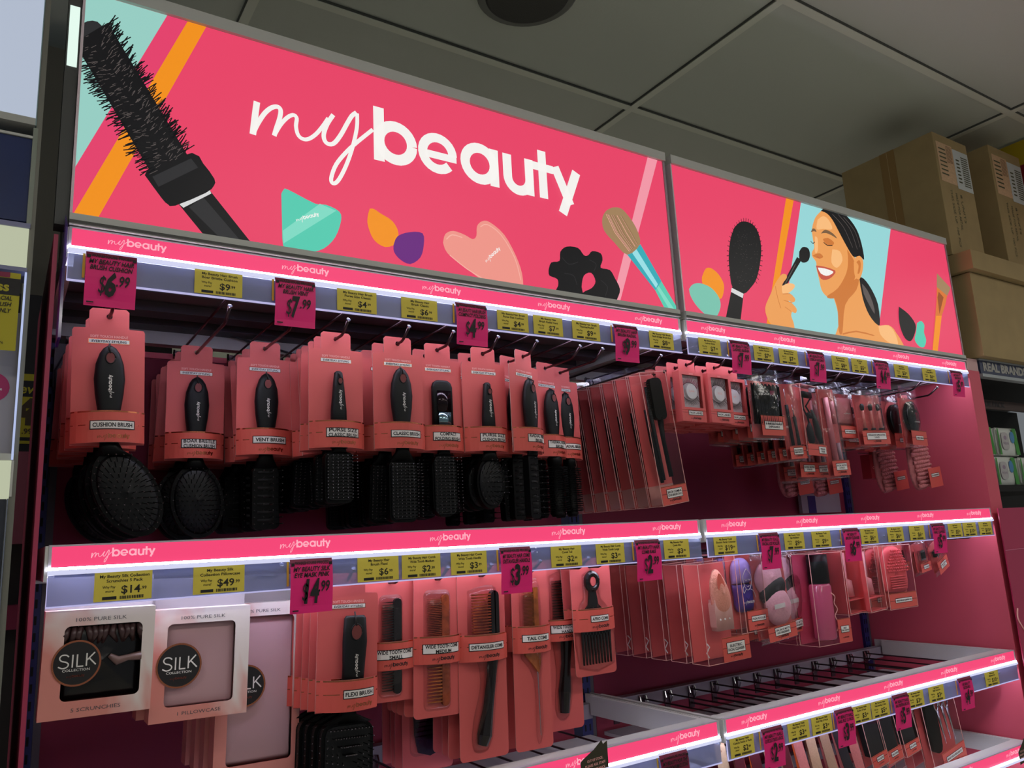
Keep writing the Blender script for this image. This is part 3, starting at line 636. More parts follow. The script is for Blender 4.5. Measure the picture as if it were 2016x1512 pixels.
# ------------------------------------------------------------------ carded hair brushes
def label_box(b, cx, cz, w, h, lines, y, ym=None, th=.0058):
    b.rect(cx - w / 2 - .0012, cx + w / 2 + .0012, cz - h / 2 - .0012, cz + h / 2 + .0012, y, INK, ym)
    b.rect(cx - w / 2, cx + w / 2, cz - h / 2, cz + h / 2, y - .0003, WHITE, ym)
    n = len(lines)
    for i, s_ in enumerate(lines):
        zz = cz + (n / 2 - i - .5) * th * 1.45 - th * .5
        b.text(s_, cx, zz, th, INK, y - .0006, bold=.028, ym=ym, width=min(w * .92, th * .86 * len(s_)))
def band(t, w, z0, z1, lines, bulge, lw=.056, lx=0, gold=True, logo=True, lcol=None, th=.0058):
    ym = lambda x: -bulge * max(0, math.cos(x / w * PI * .98)) ** .8
    b = MB(); n = 14
    for i in range(n):
        a = -w / 2 + w * i / n; c = a + w / n
        b.add([(a, ym(a) - .001, z0), (c, ym(c) - .001, z0), (c, ym(c) - .001, z1), (a, ym(a) - .001, z1)], [(0, 1, 2, 3)], BAND)
        b.add([(a, ym(a) * .93 - .0002, z0), (c, ym(c) * .93 - .0002, z0), (c, ym(c) * .93 - .0002, z1), (a, ym(a) * .93 - .0002, z1)], [(3, 2, 1, 0)], CORAL_D)
    b.rect(-w / 2, w / 2, z1 - .0022, z1 - .0002, -.0014, GOLD, ym)
    zc = (z0 + z1) / 2 + .002
    b.rect(-w / 2, w / 2, zc - .0002, zc + .0010, -.0013, GOLD, ym)
    b.rect(lx - lw / 2 - .006, lx + lw / 2 + .006, zc - .005, zc + .006, -.00135, BAND, ym)
    label_box(b, lx, zc, lw, .0135 if len(lines) > 1 else .0105, lines, -.0016, ym, th)
    if logo: b.logo(lx + .002, z0 + .0085, .042, GOLD if lcol is None else lcol, y=-.0016, ym=ym, hs=.95)
    return b.build('paper_band', t)
def handle(t, kind, zt=-.047, zb=-.15):
    b = MB()
    if kind == 'oval': secs = [(zt, 0, -.010, .003, .003), (zt - .004, 0, -.010, .0085, .006), (zt - .012, 0, -.011, .0135, .008), (zt - .028, 0, -.011, .0185, .0095), (zt - .05, 0, -.011, .0205, .0105), (zt - .072, 0, -.011, .0188, .0105), (zt - .10, 0, -.011, .0145, .0095), (zb - .04, 0, -.011, .0115, .009)]
    elif kind == 'slim': secs = [(zt - .012, 0, -.010, .004, .004), (zt - .015, 0, -.010, .0072, .006), (zt - .04, 0, -.011, .0098, .008), (zt - .08, 0, -.011, .0135, .009), (zb - .04, 0, -.011, .0145, .009)]
    elif kind == 'flexi': secs = [(zt + .004, .008, -.010, .0145, .006), (zt, .008, -.010, .0175, .0075), (zt - .035, .008, -.011, .0195, .009), (zt - .07, .007, -.011, .0175, .009), (zb - .03, .004, -.011, .0165, .009)]
    else: secs = [(zt - .013, .002, -.008, .012, .005), (zt - .017, .002, -.008, .018, .006), (zt - .025, .002, -.008, .021, .007), (zb, .002, -.008, .021, .007)]
    b.loft(secs, RUBBER, 24, 2.2 if kind != 'folding' else 2.8)
    hz = zt - (.02 if kind != 'slim' else .03); hx = 0 if kind != 'flexi' else .008
    fy = -.0205
    if kind == 'folding':
        b.box(-.012, .016, -.0166, -.0155, zt - .072, zt - .033, mat('mirror_glass_dark', (34, 20, 26), .08, .6)); b.box(-.0105, .0145, -.0172, -.0167, zt - .098, zt - .073, mat('bluish_mirror', (130, 158, 170), .1, .8))
    else:
        r_ = {'oval': .0062, 'slim': .0042, 'flexi': .0085}[kind]
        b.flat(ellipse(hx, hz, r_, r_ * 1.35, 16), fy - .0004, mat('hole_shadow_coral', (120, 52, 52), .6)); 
        b.tube([(hx + r_ * 1.02 * math.cos(a), fy + .0002, hz + r_ * 1.38 * math.sin(a)) for a in [2 * PI * i / 16 for i in range(17)]], .0011, RUBBER, 6)
        b.tube([(hx, fy + .001, hz + r_), (hx - .003, fy - .004, hz + r_ * 2.2), (hx, -.008, hz + r_ * 2.6 + .007)], .0013, INK, 6)
        b.logo(hx, zt - .062 if kind != 'flexi' else zt - .068, .033, WHITE, y=-.0228 if kind != 'slim' else -.0208, rot=PI / 2)
    return b.build('handle', t, True)
def bristles(t, pts, L=.016, yb=-.012, name='bristles', r=.00075, tip=.00095, side=None):
    b = MB()
    for x, z, dx, dz in pts:
        p0 = (x, yb, z); p1 = (x + dx, yb - L, z + dz)
        b.cyl(p0, p1, r, BRISTLE, 3)
        if tip: b.loft([(p1[2] - tip, p1[0], p1[1], tip * .3, tip * .3), (p1[2], p1[0], p1[1], tip, tip), (p1[2] + tip, p1[0], p1[1], tip * .3, tip * .3)], TIPM, 4)
    return tag(b.build(name, t), kind='stuff')
def head(t, kind):
    zt = -.188; h = MB()
    h.loft([(zt + .008, 0, -.011, .0112, .0085), (zt + .003, 0, -.011, .0112, .0085)], GOLD if kind in ('oval', 'boar', 'thermal', 'radial') else CHROME, 16)
    pts = []
    if kind in ('oval', 'boar', 'small'):
        rx, rz = (.043, .062) if kind != 'small' else (.030, .048); cz = zt - .012 - rz; cx = .004 if kind == 'oval' else 0
        h.loft([(zt + .003, 0, -.011, .0105, .008), (zt - .012, 0, -.009, .016, .008), (zt - .02, cx, -.008, .022, .007)], BLACKP, 16)
        o = ellipse(cx, cz, rx, rz, 32); h.prism(o, -.010, .004, BLACKP); h.dome(ellipse(cx, cz, rx * .88, rz * .9, 32), -.0102, .007, RUBBER)
        nz = 15 if kind != 'small' else 11; nx = 10 if kind != 'small' else 7
        for j in range(nz):
            for i in range(nx):
                u = (i + .5 * (j % 2)) / (nx - .5) * 2 - 1; v = j / (nz - 1) * 2 - 1
                if u * u + v * v < .92: pts.append((cx + u * rx * .82, cz + v * rz * .84, u * .012, v * .010))
        yb = -.016
    elif kind in ('classic', 'purse', 'folding', 'flexi', 'vent', 'radvent'):
        wx, hz = {'classic': (.026, .105), 'purse': (.024, .085), 'folding': (.0245, .112), 'flexi': (.040, .105), 'vent': (.022, .105), 'radvent': (.016, .12)}[kind]
        z0 = zt - (.022 if kind in ('classic', 'vent') else .008) - (0 if kind != 'flexi' else .01)
        h.loft([(zt + .003, 0, -.011, .0105, .008), (zt - .008, 0, -.010, .013, .008), (z0 - .002, 0, -.008, wx * .96, .007)], BLACKP, 16, 2.4)
        o = rrect(-wx, wx, z0 - hz, z0, wx * (.45 if kind not in ('folding',) else .95), 6); h.prism(o, -.011, .003, BLACKP)
        if kind in ('vent', 'radvent'):
            for j in range(7): h.box(-wx * .6, wx * .6, -.0116, -.0109, z0 - hz + .012 + j * .0135, z0 - hz + .017 + j * .0135, DARK)
        else: h.prism(rrect(-wx * .86, wx * .86, z0 - hz + .005, z0 - .005, wx * .35, 5), -.0135, -.0111, RUBBER)
        if kind == 'flexi':
            for q in range(4):
                k_ = 1 - q * .24; o = [(wx * k_ * .8, z0 - .012 - q * .011), (-wx * k_ * .8, z0 - .012 - q * .011), (-wx * k_ * .8, z0 - hz + .012), (wx * k_ * .8 - (.008 if q % 2 else 0), z0 - hz + .012)]
                h.ribbon([o[1], o[0], o[3]] if q % 2 else [o[0], o[1], o[2]], .0012, DARK, y=-.0137)
            n = 0
            for q in range(4):
                k_ = 1 - q * .25
                for i in range(13): pts.append((-wx * .8 * k_ + wx * 1.6 * k_ * i / 12, z0 - .009 - q * .012, .001, .001))
                for j in range(8): pts += [(-wx * .8 * k_, z0 - .02 - q * .012 - j * .010, -.003, 0), (wx * .8 * k_, z0 - .02 - q * .012 - j * .010, .003, 0)]
        else:
            nc = {'classic': 8, 'purse': 7, 'folding': 7, 'vent': 4, 'radvent': 3}[kind]; nr = {'classic': 17, 'purse': 14, 'folding': 17, 'vent': 9, 'radvent': 10}[kind]
            for j in range(nr):
                for i in range(nc):
                    u = i / (nc - 1) * 2 - 1; pts.append((u * wx * .8, z0 - .008 - j * (hz - .016) / (nr - 1), u * .006, 0))
        yb = -.0135
    else:   # round barrels
        r_ = .014 if kind == 'thermal' else .012
        h.loft([(zt + .003, 0, -.011, .0105, .008), (zt - .006, 0, -.011, r_ * 1.15, r_ * 1.15), (zt - .018, 0, -.011, r_ * 1.1, r_ * 1.1), (zt - .019, 0, -.011, r_, r_), (zt - .115, 0, -.011, r_, r_), (zt - .116, 0, -.011, r_ * 1.1, r_ * 1.1), (zt - .124, 0, -.011, r_ * .8, r_ * .8)], BLACKP, 20)
        b = MB()
        for j in range(20):
            for i in range(13):
                a = PI + PI * (i + .5 * (j % 2)) / 12.5; z = zt - .024 - j * .0046
                c_, s_ = math.cos(a), math.sin(a)
                b.cyl((r_ * c_, -.011 + r_ * s_, z), ((r_ + .012) * c_, -.011 + (r_ + .012) * s_, z + random.uniform(-.001, .001)), .0006, BRISTLE, 3)
        ho = h.build('brush_head', t, True); tag(b.build('bristles', ho), kind='stuff'); return ho
    ho = h.build('brush_head', t, True)
    bo = bristles(ho, pts, yb=yb)
    if kind in ('oval', 'boar'):      # the head leans away from the handle's axis
        k_ = .30 if kind == 'oval' else .08
        for o_ in (ho, bo):
            for v in o_.data.vertices:
                if v.co.z < zt: v.co.x += k_ * (zt - v.co.z)
    return ho
def brush(kind, lines, hd, hk, lx=.004, lw=.056):
    t = thing('hair_brush')
    b = MB(); w = .096
    o = [(-w / 2, -.192), (w / 2, -.192), (w / 2, -.0225)] + [(w / 2 - .002, -.019), (.0265, -.018), (.0265, .008), (.0225, .012), (-.0225, .012), (-.0265, .008), (-.0265, -.018), (-w / 2 + .002, -.019), (-w / 2, -.0225)]
    b.prism(holed(o, 0, 0, .0042), 0, .0012, CORAL, CORAL_D); b.build('backing_card', t)
    b = MB(); b.text('SOFT TOUCH HANDLE', 0, -.0325, .0036, PALE, -.0003, bold=.02, width=.05)
    b.rect(-.0275, .0275, -.0415, -.0345, -.0003, GOLD); b.rect(-.0268, .0268, -.0408, -.0352, -.0005, WHITE); b.text('EVERYDAY STYLING', 0, -.0398, .0034, INK, -.0008, bold=.02, width=.046)
    b.build('card_print', t)
    handle(t, hk, -.047 if hk != 'flexi' else -.056); head(t, hd); band(t, w, -.190, -.1445, lines, .024, lw=lw, lx=lx)
    return t
def place(o, first, x, y, z, lb, cat, grp, roll=0, yaw=0, pitch=0):
    c = o if first else copy_tree(o)
    c.location = (x, y, z); c.rotation_euler = (pitch, roll, yaw)
    c['label'] = lb; c['category'] = cat; c['group'] = grp
    return c
HZ = 1.966   # rod height, top row
rnd = random.Random(5)
def row(proto, hx, hy0, z, n, step, name, cat, grp, roll0=0, yaw0=0, spread=.05, dx=0, where=''):
    for k in range(n):
        roll = roll0 if k == 0 else roll0 + rnd.uniform(-spread, spread) * .5
        yaw = yaw0 if k == 0 else yaw0 * .6 + rnd.uniform(-spread, spread)
        place(proto, k == 0, hx + dx * k, hy0 + k * step, z, '%s, %s' % (name, ['front one', 'second back', 'third back', 'fourth back', 'fifth back', 'sixth back', 'seventh back', 'eighth back', 'ninth back'][k]), cat, grp, roll, yaw)
BR = [('cushion', ['CUSHION BRUSH'], 'oval', 'oval', .072, .060, 6, .06, 'pink-carded cushion brush with big oval head under the 6.99 ticket', .03),
      ('boar', ['BOAR BRISTLE', 'CUSHION BRUSH'], 'boar', 'oval', .230, .235, 4, .055, 'pink-carded boar bristle cushion brush set back behind its neighbours', 0),
      ('vent', ['VENT BRUSH'], 'vent', 'oval', .331, .168, 5, .052, 'pink-carded vent brush with slotted head', 0),
      ('purse', ['PURSE SIZE', 'CLASSIC BRUSH'], 'purse', 'slim', .421, .060, 9, .034, 'pink-carded purse size classic brush with slim handle', 0),
      ('classic', ['CLASSIC BRUSH'], 'classic', 'oval', .532, .050, 7, .052, 'pink-carded classic brush with oval handle and square head', 0),
      ('folding', ['COMPACT', 'FOLDING BRUSH'], 'folding', 'folding', .620, .066, 7, .05, 'pink-carded compact folding brush with mirror handle', .005),
      ('pcushion', ['PURSE SIZE', 'CUSHION BRUSH'], 'small', 'slim', .715, .060, 7, .05, 'pink-carded purse size cushion brush with small oval head', 0),
      ('radvent', ['RADIAL VENT', 'BRUSH'], 'radvent', 'oval', .803, .052, 7, .052, 'pink-carded radial vent brush turned slightly to the right', .0),
      ('thermal', ['THERMAL RADIAL', 'BRUSH'], 'thermal', 'oval', .908, .125, 4, .062, 'pink-carded thermal radial brush half hidden by its neighbour', 0),
      ('radial', ['RADIAL BRUSH'], 'radial', 'oval', .966, .150, 4, .062, 'pink-carded radial brush partly hidden, beside the clear boxes', 0)]
for key, lines, hd, hk, hx, hy, n, st, nm, rl in BR:
    pr_ = brush(key, lines, hd, hk)
    row(pr_, hx, hy, HZ, n, st, nm, 'hair brush', key + ' brushes on one hook', roll0=-rl, yaw0={'radvent': .35, 'thermal': .2, 'radial': .1}.get(key, 0), spread=.12, dx=.0)
    hook(hx, HZ, 'top row hook carrying the %s' % nm.replace('pink-carded ', '').replace(' with slim handle', '').replace(' with big oval head under the 6.99 ticket', '').replace(' and its', '').replace(' with small oval head', '').replace(' with mirror handle', '').replace(' with oval handle', '').replace(' and square head', '').split(' with')[0].split(' half')[0].split(' partly')[0].split(' set')[0].split(' turned')[0] + 'es')
# ------------------------------------------------------------------ clear boxes, bags and blister cards
def sleeve_label(t, x0, x1, z0, z1, y, lines, lw, lx=None, th=.0045, logo=True, name='coral_label'):
    b = MB(); cx = (x0 + x1) / 2 if lx is None else lx
    b.box(x0, x1, y - .0005, y, z0, z1, BAND); b.rect(x0, x1, z1 - .0015, z1 - .0003, y - .0008, GOLD); zc = (z0 + z1) / 2 + (.003 if logo else 0)
    b.rect(x0, x1, zc - .0003, zc + .0006, y - .0007, INK)
    label_box(b, cx, zc, lw, th * (1.5 * len(lines) + .9), lines, y - .0009, None, th)
    if logo: b.logo(cx, z0 + (zc - z0) * .38, min(.036, lw * .8), INK, y=y - .001)
    return b.build(name, t)
def pvc_box(t, x0, x1, z0, z1, y0, y1, name='clear_box'):
    b = MB(); q = [(x0, y0), (x1, y0), (x1, y1), (x0, y1)]
    for i in (0, 1, 3): 
        a, c = q[i], q[(i + 1) % 4]; b.add([(a[0], a[1], z0), (c[0], c[1], z0), (c[0], c[1], z1), (a[0], a[1], z1)], [(0, 1, 2, 3)], CLEAR)
    b.add([(x0, y0, z0), (x1, y0, z0), (x1, y1, z0), (x0, y1, z0)], [(0, 1, 2, 3)], CLEAR); b.add([(x0, y0, z1), (x1, y0, z1), (x1, y1, z1), (x0, y1, z1)], [(0, 1, 2, 3)], CLEAR)
    e = mat('pvc_crease', (226, 168, 160), .2); r_ = .00055
    for x, y in q[:2] + q[3:]: b.box(x - r_, x + r_, y - r_, y + r_, z0, z1, e)
    for z in (z0, z1): b.box(x0, x1, y0 - r_, y0 + r_, z - r_, z + r_, e); b.box(x0 - r_, x0 + r_, y0, y1, z - r_, z + r_, e)
    return b.build(name, t)
def hang_tab(t, w, z0, y, m=None, name='hang_tab'):
    b = MB(); o = [(-w / 2, z0), (w / 2, z0), (w / 2, .008), (w / 2 - .004, .012), (-w / 2 + .004, .012), (-w / 2, .008)]
    b.prism(holed(o, 0, 0, .0045), y, y + .0006, m or CLEAR); return b.build(name, t)
def backing(t, x0, x1, z0, z1, y, m=None):
    b = MB(); b.box(x0, x1, y, y + .0006, z0, z1, m or CORAL); return b.build('backing_card', t)
def film_bag(t, x0, x1, z0, z1, d, name='film_bag', holed_top=True):
    """a soft clear pouch with crumpled top, hung by its header"""
    b = MB(); nx, nz = 8, 12; r_ = random.Random(int((x1 - x0) * 1e5) + int(z0 * -1e4))
    zt = .012
    for sgn in (-1, 1):
        vs = []
        for j in range(nz + 1):
            v = j / nz; z = z0 + (zt - z0) * v; sw = math.sin(PI * min(1, v * 1.15)) ** .5 if v < .87 else .12; 
            for i in range(nx + 1):
                u = i / nx; yy = sgn * d / 2 * sw * math.sin(PI * u) ** .6 + (r_.uniform(-.002, .002) if v > .55 else r_.uniform(-.0006, .0006))
                vs.append((x0 + (x1 - x0) * u, yy - .001, z))
        b.add(vs, [(j * (nx + 1) + i, j * (nx + 1) + i + 1, (j + 1) * (nx + 1) + i + 1, (j + 1) * (nx + 1) + i) for j in range(nz) for i in range(nx)], BAGM)
    b.box(x0, x1, -.0008, .0008, z0 - .0015, z0 + .0015, BAGM)
    return b.build(name, t, True)

# back comb and edge brush duo boxes, leaning
t = thing('brush_duo_box'); 
backing(t, -.038, .038, -.296, -.012, .034); pvc_box(t, -.04, .04, -.298, -.010, -.001, .036); hang_tab(t, .05, -.012, .017)
b = MB(); b.prism(rrect(-.004, .032, -.115, -.022, .012), .008, .02, BLACKP); 
for j in range(16): b.cyl((-.004, .014, -.030 - j * .0052), (-.016, .012, -.031 - j * .0052), .0012, BRISTLE, 4)
b.tube([(.014, .014, -.11), (.012, .014, -.16), (.016, .014, -.24)], [.007, .0045, .005], BLACKP, 8); b.build('teasing_brush', t, True)
b = MB(); b.tube([(-.012, .016, -.04), (-.010, .016, -.14), (-.006, .016, -.245)], [.003, .005, .004], RUBBER, 8); b.tube([(-.027, .016, -.09), (-.022, .016, -.16), (-.012, .016, -.25)], [.002, .005, .004], BLACKP, 8); b.build('edge_brush', t, True)
b = MB(); b.box(-.0385, .0385, .0335, .0338, -.296, -.255, mat('pale_card_foot', (196, 140, 134), .5)); b.build('card_foot', t)
sleeve_label(t, -.039, .039, -.297, -.258, -.0016, ['BACK COMB &', 'EDGE BRUSH DUO'], .046)
for k in range(8):
    place(t, k == 0, 1.128 - .002 * k, .035 + .043 * k, HZ - .0, 'clear box with black teasing and edge brushes, %s in the leaning row' % ORD[k], 'brush set', 'back comb and edge brush duo boxes', -.13 - .01 * math.sin(k), .04)
hook(1.128, HZ, 'steel hook of the top row carrying the leaning clear brush duo boxes')

# faux lash boxes
LASHB = mat('lash_insert', (206, 196, 204), .6)
def lash(pink, word):
    t = thing('faux_lash_box'); b = MB(); w = .080; y0 = -.001
    ow = rrect(-w / 2 + .010, w / 2 - .008, -.1, -.026, .002)
    b.box(-w / 2, w / 2, .018, .019, -.132, -.018, CORAL); b.box(-w / 2, -w / 2 + .001, 0, .0178, -.132, -.018, CORAL); b.box(w / 2 - .001, w / 2, 0, .0178, -.132, -.018, CORAL); b.box(-w / 2 + .0011, w / 2 - .0011, 0, .0178, -.132, -.131, CORAL); b.box(-w / 2 + .0011, w / 2 - .0011, 0, .0178, -.019, -.018, CORAL)
    for q in ((-w / 2, -w / 2 + .010, -.132, -.018), (w / 2 - .008, w / 2, -.132, -.018), (-w / 2 + .0101, w / 2 - .0081, -.132, -.1), (-w / 2 + .0101, w / 2 - .0081, -.026, -.018)): b.box(q[0], q[1], y0, -.0001, q[2], q[3], CORAL)
    b.text(word, 0, -.0245, .003, PALE, y0 - .0003)
    b.build('carton', t); hang_tab(t, .056, -.018, .010, CORAL)
    b = MB(); b.box(-w / 2 + .009, w / 2 - .007, .009, .010, -.101, -.025, LASHB); b.build('insert', t)
    b = MB(); b.loft([(0, 0, 0, .018, .018), (.003, 0, 0, .018, .018), (.004, 0, 0, .015, .015)], mat('white_case', (222, 222, 226), .3), 28); b.text(word, 0, .0, .004, GREYM, 0)
    b = MB(); o = ellipse(.002, -.062, .0175, .0175, 28); b.prism(o, .003, .0088, mat('white_case', (222, 222, 226), .3)); b.text(word, .002, -.064, .0042, PALE, .0025); b.build('round_case', t)
    b = MB(); r_ = random.Random(1)
    for sg, m_ in ((1, mat('pink_lash', (190, 60, 110), .5) if pink else INK), (-1, INK)):
        for i in range(19):
            u = i / 18 * 2 - 1; cx = .002 + u * .024; cz = -.062 + sg * (.021 - .012 * u * u); L = .010 + r_.random() * .005
            b.tube([(cx, .0088, cz), (cx + u * .004, .006, cz + sg * L * .6), (cx + u * .009, .005, cz + sg * L)], [.0005, .0004, .00015], m_, 3)
        b.tube([(.002 + u_ * .026, .0086, -.062 + sg * (.021 - .012 * u_ * u_)) for u_ in [i / 8 * 2 - 1 for i in range(9)]], .0005, INK, 3)
    b.build('lashes', t)
    b = MB(); label_box(b, .004, -.1125, .046, .0085, ['FAUX LASHES'], y0 - .0004, None, .0044); b.rect(-w / 2, w / 2, -.1065, -.1058, y0 - .0003, GOLD); b.rect(-w / 2, -.02, -.1125, -.112, y0 - .0003, INK); b.logo(.004, -.1245, .034, INK, y=y0 - .0004); b.build('front_print', t)
    b = MB(); b.rect(-w / 2 + .010, w / 2 - .008, -.1, -.026, y0 + .0005, FILM); b.build('window_film', t)
    return t
for (pk, wd, hx, hy, n, nm) in ((1, 'ELISHA', 1.247, .035, 5, 'coral faux lash box with pink upper lashes'), (0, 'EDGE', 1.338, .035, 5, 'coral faux lash box with soft dark lashes'), (0, 'SPY', 1.412, .055, 4, 'coral faux lash box lettered SPY')):
    row(lash(pk, wd), hx, hy, 1.983, n, .036, nm, 'faux lashes', wd.lower() + ' lash boxes', yaw0=.06, spread=.06)
    hook(hx, 1.983, 'steel hook of the top row holding the %s' % nm.replace('box', 'boxes'))
UZ = 1.978
# mascara wands bag
t = thing('mascara_wand_pack'); backing(t, -.052, .052, -.155, -.018, .004)
b = MB()
for i in range(44):
    x = -.049 + i * .00225; b.cyl((x, -.004 - .003 * (i % 3), -.125), (x + .001, -.004 - .002 * (i % 2), -.026 - .004 * (i % 3)), .0017, BLACKP, 5)
b.build('black_wands', t); b = MB(); b.box(.012, .028, -.0085, -.008, -.052, -.042, MAG_D); b.build('magenta_tag', t)
sleeve_label(t, -.034, .052, -.152, -.104, -.010, ['50 MASCARA WANDS', 'DISPOSABLE'], .064, th=.0046, logo=False); film_bag(t, -.056, .056, -.160, .0, .026)
row(t, 1.492, .035, UZ, 4, .045, 'clear bag of black disposable mascara wands', 'mascara wands', 'mascara wand bags', spread=.05); hook(1.492, UZ, 'steel hook of the top row holding the mascara wand bags')
# blackhead tool pack
t = thing('extractor_tool_pack'); backing(t, -.031, .031, -.205, -.016, .004)
b = MB(); b.tube([(-.014, -.003, -.03), (-.013, -.003, -.07)], .0009, CHROME, 5); b.tube([(-.013, -.003, -.07), (-.010, -.003, -.172)], .0042, RUBBER, 8); b.build('dark_tool', t, True)
b = MB(); b.tube([(.008, -.003, -.07), (.010, -.003, -.1)], [.0008, .002], CHROME, 6); b.tube([(.010, -.003, -.1), (.012, -.003, -.13), (.013, -.003, -.172)], [.0045, .0035, .0045], mat('dark_green_grip', (36, 46, 42), .4), 8); b.build('green_tool', t, True)
sleeve_label(t, -.031, .031, -.205, -.174, -.007, ['BLACKHEAD', 'REMOVER SET'], .034, th=.004); film_bag(t, -.034, .034, -.209, .0, .016)
row(t, 1.588, .045, UZ, 6, .034, 'narrow clear pack with two black skin tools', 'skin tools', 'blackhead tool packs', roll0=-.06, spread=.03); hook(1.588, UZ, 'steel hook of the top row holding the narrow skin tool packs')
# eyelash curler
t = thing('eyelash_curler_pack'); backing(t, -.058, .040, -.165, -.016, .02); pvc_box(t, -.06, .042, -.185, -.014, -.004, .022); hang_tab(t, .04, -.016, .01)
b = MB()
b.box(-.032, .016, .002, .010, -.045, -.030, BLACKP); b.tube([(-.030, .006, -.045), (-.034, .006, -.075), (-.016, .006, -.095), (-.010, .006, -.112)], .0022, BLACKP, 6); b.tube([(.014, .006, -.045), (-.018, .006, -.068), (.010, .006, -.092), (.018, .006, -.1)], .0022, BLACKP, 6)
b.box(-.014, .012, .003, .009, -.098, -.084, BLACKP); b.tube([(-.010, .006, -.11), (-.013, .006, -.125), (-.008, .006, -.155), (-.006, .006, -.168)], [.003, .0085, .0095, .004], RUBBER, 8); b.tube([(.012, .006, -.075), (.026, .006, -.105), (.036, .006, -.135), (.046, .006, -.160)], [.003, .007, .009, .005], mat('dark_green_grip', (36, 46, 42), .4), 8)
b.build('curler', t, True); sleeve_label(t, -.060, .047, -.196, -.166, -.006, ['EYELASH', 'CURLER'], .040, lx=.02, th=.0042, logo=False)
row(t, 1.688, .05, UZ, 3, .05, 'clear box with black eyelash curler and coral sleeve', 'eyelash curler', 'eyelash curler boxes', spread=.05, yaw0=.2); hook(1.688, UZ, 'steel hook of the top row holding the eyelash curler boxes')
# long pink tube pack
t = thing('dermaplaning_pack'); backing(t, -.036, .036, -.245, -.016, .006)
b = MB(); b.tube([(-.012, -.002, -.04), (-.008, -.002, -.205)], .007, mat('pale_pink_plastic', (214, 130, 140), .3), 10); b.tube([(.010, -.002, -.05), (.012, -.002, -.11)], .006, MATS['pale_pink_plastic'], 10); b.cyl((.011, -.002, -.16), (.013, -.002, -.204), .005, mat('lilac_plastic', (196, 168, 186), .3), 10); b.build('pink_razors', t, True)
sleeve_label(t, -.036, .036, -.245, -.206, -.009, ['FACIAL RAZOR', '3 PACK'], .044, th=.0042); film_bag(t, -.039, .039, -.250, .0, .018)
row(t, 1.765, .055, UZ, 4, .05, 'tall clear pack of pale pink facial razors', 'facial razors', 'facial razor packs', roll0=-.05, spread=.05); place(t, False, 1.705, .10, UZ, 'tall clear razor pack hanging lower behind the eyelash curler', 'facial razors', 'facial razor packs')
hook(1.765, UZ, 'steel hook of the top row holding the tall razor packs')
# pink sponge bag
t = thing('powder_puff_pack'); backing(t, -.038, .038, -.142, -.018, .006)
b = MB(); b.dome(rrect(-.034, .034, -.104, -.030, .006), 0, .010, mat('dusty_pink_foam', (206, 128, 132), .9, bump=.3, scale=300), 3); b.logo(0, -.075, .03, WHITE, y=-.0105); b.build('puff', t, True)
sleeve_label(t, -.038, .038, -.142, -.108, -.0115, ['SOFT POWDER PUFF'], .046, th=.0038, logo=False); film_bag(t, -.041, .041, -.147, .0, .026)
row(t, 1.868, .08, UZ, 4, .05, 'clear bag with dusty pink square puff', 'powder puff', 'powder puff bags', spread=.05); hook(1.868, UZ, 'steel hook of the top row holding the dusty pink puff bags')
# eyeshadow applicators
t = thing('applicator_pack'); backing(t, -.062, .062, -.160, -.022, .005)
b = MB()
for i, x in enumerate((-.038, 0, .036)):
    b.loft([(-.048, x, -.004, .004, .003), (-.054, x, -.004, .008, .005), (-.064, x, -.004, .007, .004), (-.068, x, -.004, .003, .002)], INK, 12)
    b.cyl((x, -.004, -.067), (x, -.004, -.115), .004, mat('clear_pink_rod', (226, 140, 130), .2), 8); b.cyl((x, -.004, -.115), (x, -.004, -.120), .006, INK, 8)
b.build('applicators', t, True); sleeve_label(t, -.062, .062, -.160, -.122, -.009, ['EYESHADOW APPLICATORS', '3 PACK'], .088, th=.0044)
film_bag(t, -.066, .066, -.165, .0, .022)
row(t, 1.945, .055, UZ, 4, .055, 'clear bag with three black tipped eyeshadow applicators', 'makeup applicators', 'applicator bags', roll0=-.04, spread=.06); hook(1.965, UZ, 'steel hook of the top row holding the applicator bags')
# compact mirror
t = thing('compact_mirror_pack'); backing(t, -.048, .050, -.155, -.022, .006)
b = MB(); b.prism(ellipse(.0, -.078, .040, .046, 32), -.010, .0, BLACKP); b.dome(ellipse(.0, -.078, .039, .045, 32), -.0102, .004, mat('black_lacquer', (26, 30, 30), .2)); b.logo(.008, -.092, .03, GREYM, y=-.0150); b.build('mirror', t, True)
sleeve_label(t, -.040, .052, -.160, -.118, -.015, ['COMPACT MIRROR'], .044, th=.0044, logo=False); film_bag(t, -.052, .054, -.164, .0, .03)
row(t, 2.135, .05, UZ, 4, .05, 'clear bag with round black compact mirror', 'compact mirror', 'compact mirror bags', spread=.06, yaw0=.1); hook(2.135, UZ, 'steel hook of the top row holding the compact mirror bags')
# red compact pack, headbands hanging deep
t = thing('compact_mirror_carton', (2.19, .2, 1.83), 'dark red carton printed compact mirror, hanging low behind the mirror bags', 'carton')
b = MB(); b.box(-.045, .045, 0, .03, -.09, -.018, mat('dark_red_card', (150, 30, 44), .5)); b.text('Compact Mirror', 0, -.062, .008, PALE, -.0006, shear=.1, width=.07); b.build('carton', t); b = MB(); b.box(-.028, .028, .010, .0115, -.0175, .012, CORAL); b.build('hang_tab', t)
b = MB(); b.cyl((0, .015, .008), (0, .2, .008), .002, HOOKM); b.build('peg', t)
FUR = mat('pink_plush', (196, 118, 122), .95, bump=1, scale=120, noise=.12)
t = thing('spa_headband'); b = MB(); b.dome(smooth([(-.045, -.02), (-.02, .0), (.02, .0), (.042, -.02), (.058, -.10), (.05, -.15), (.01, -.158), (-.03, -.152), (-.052, -.11), (-.045, -.02)], 3)[:-1], .004, .016, FUR, 4); fr = random.Random(8)
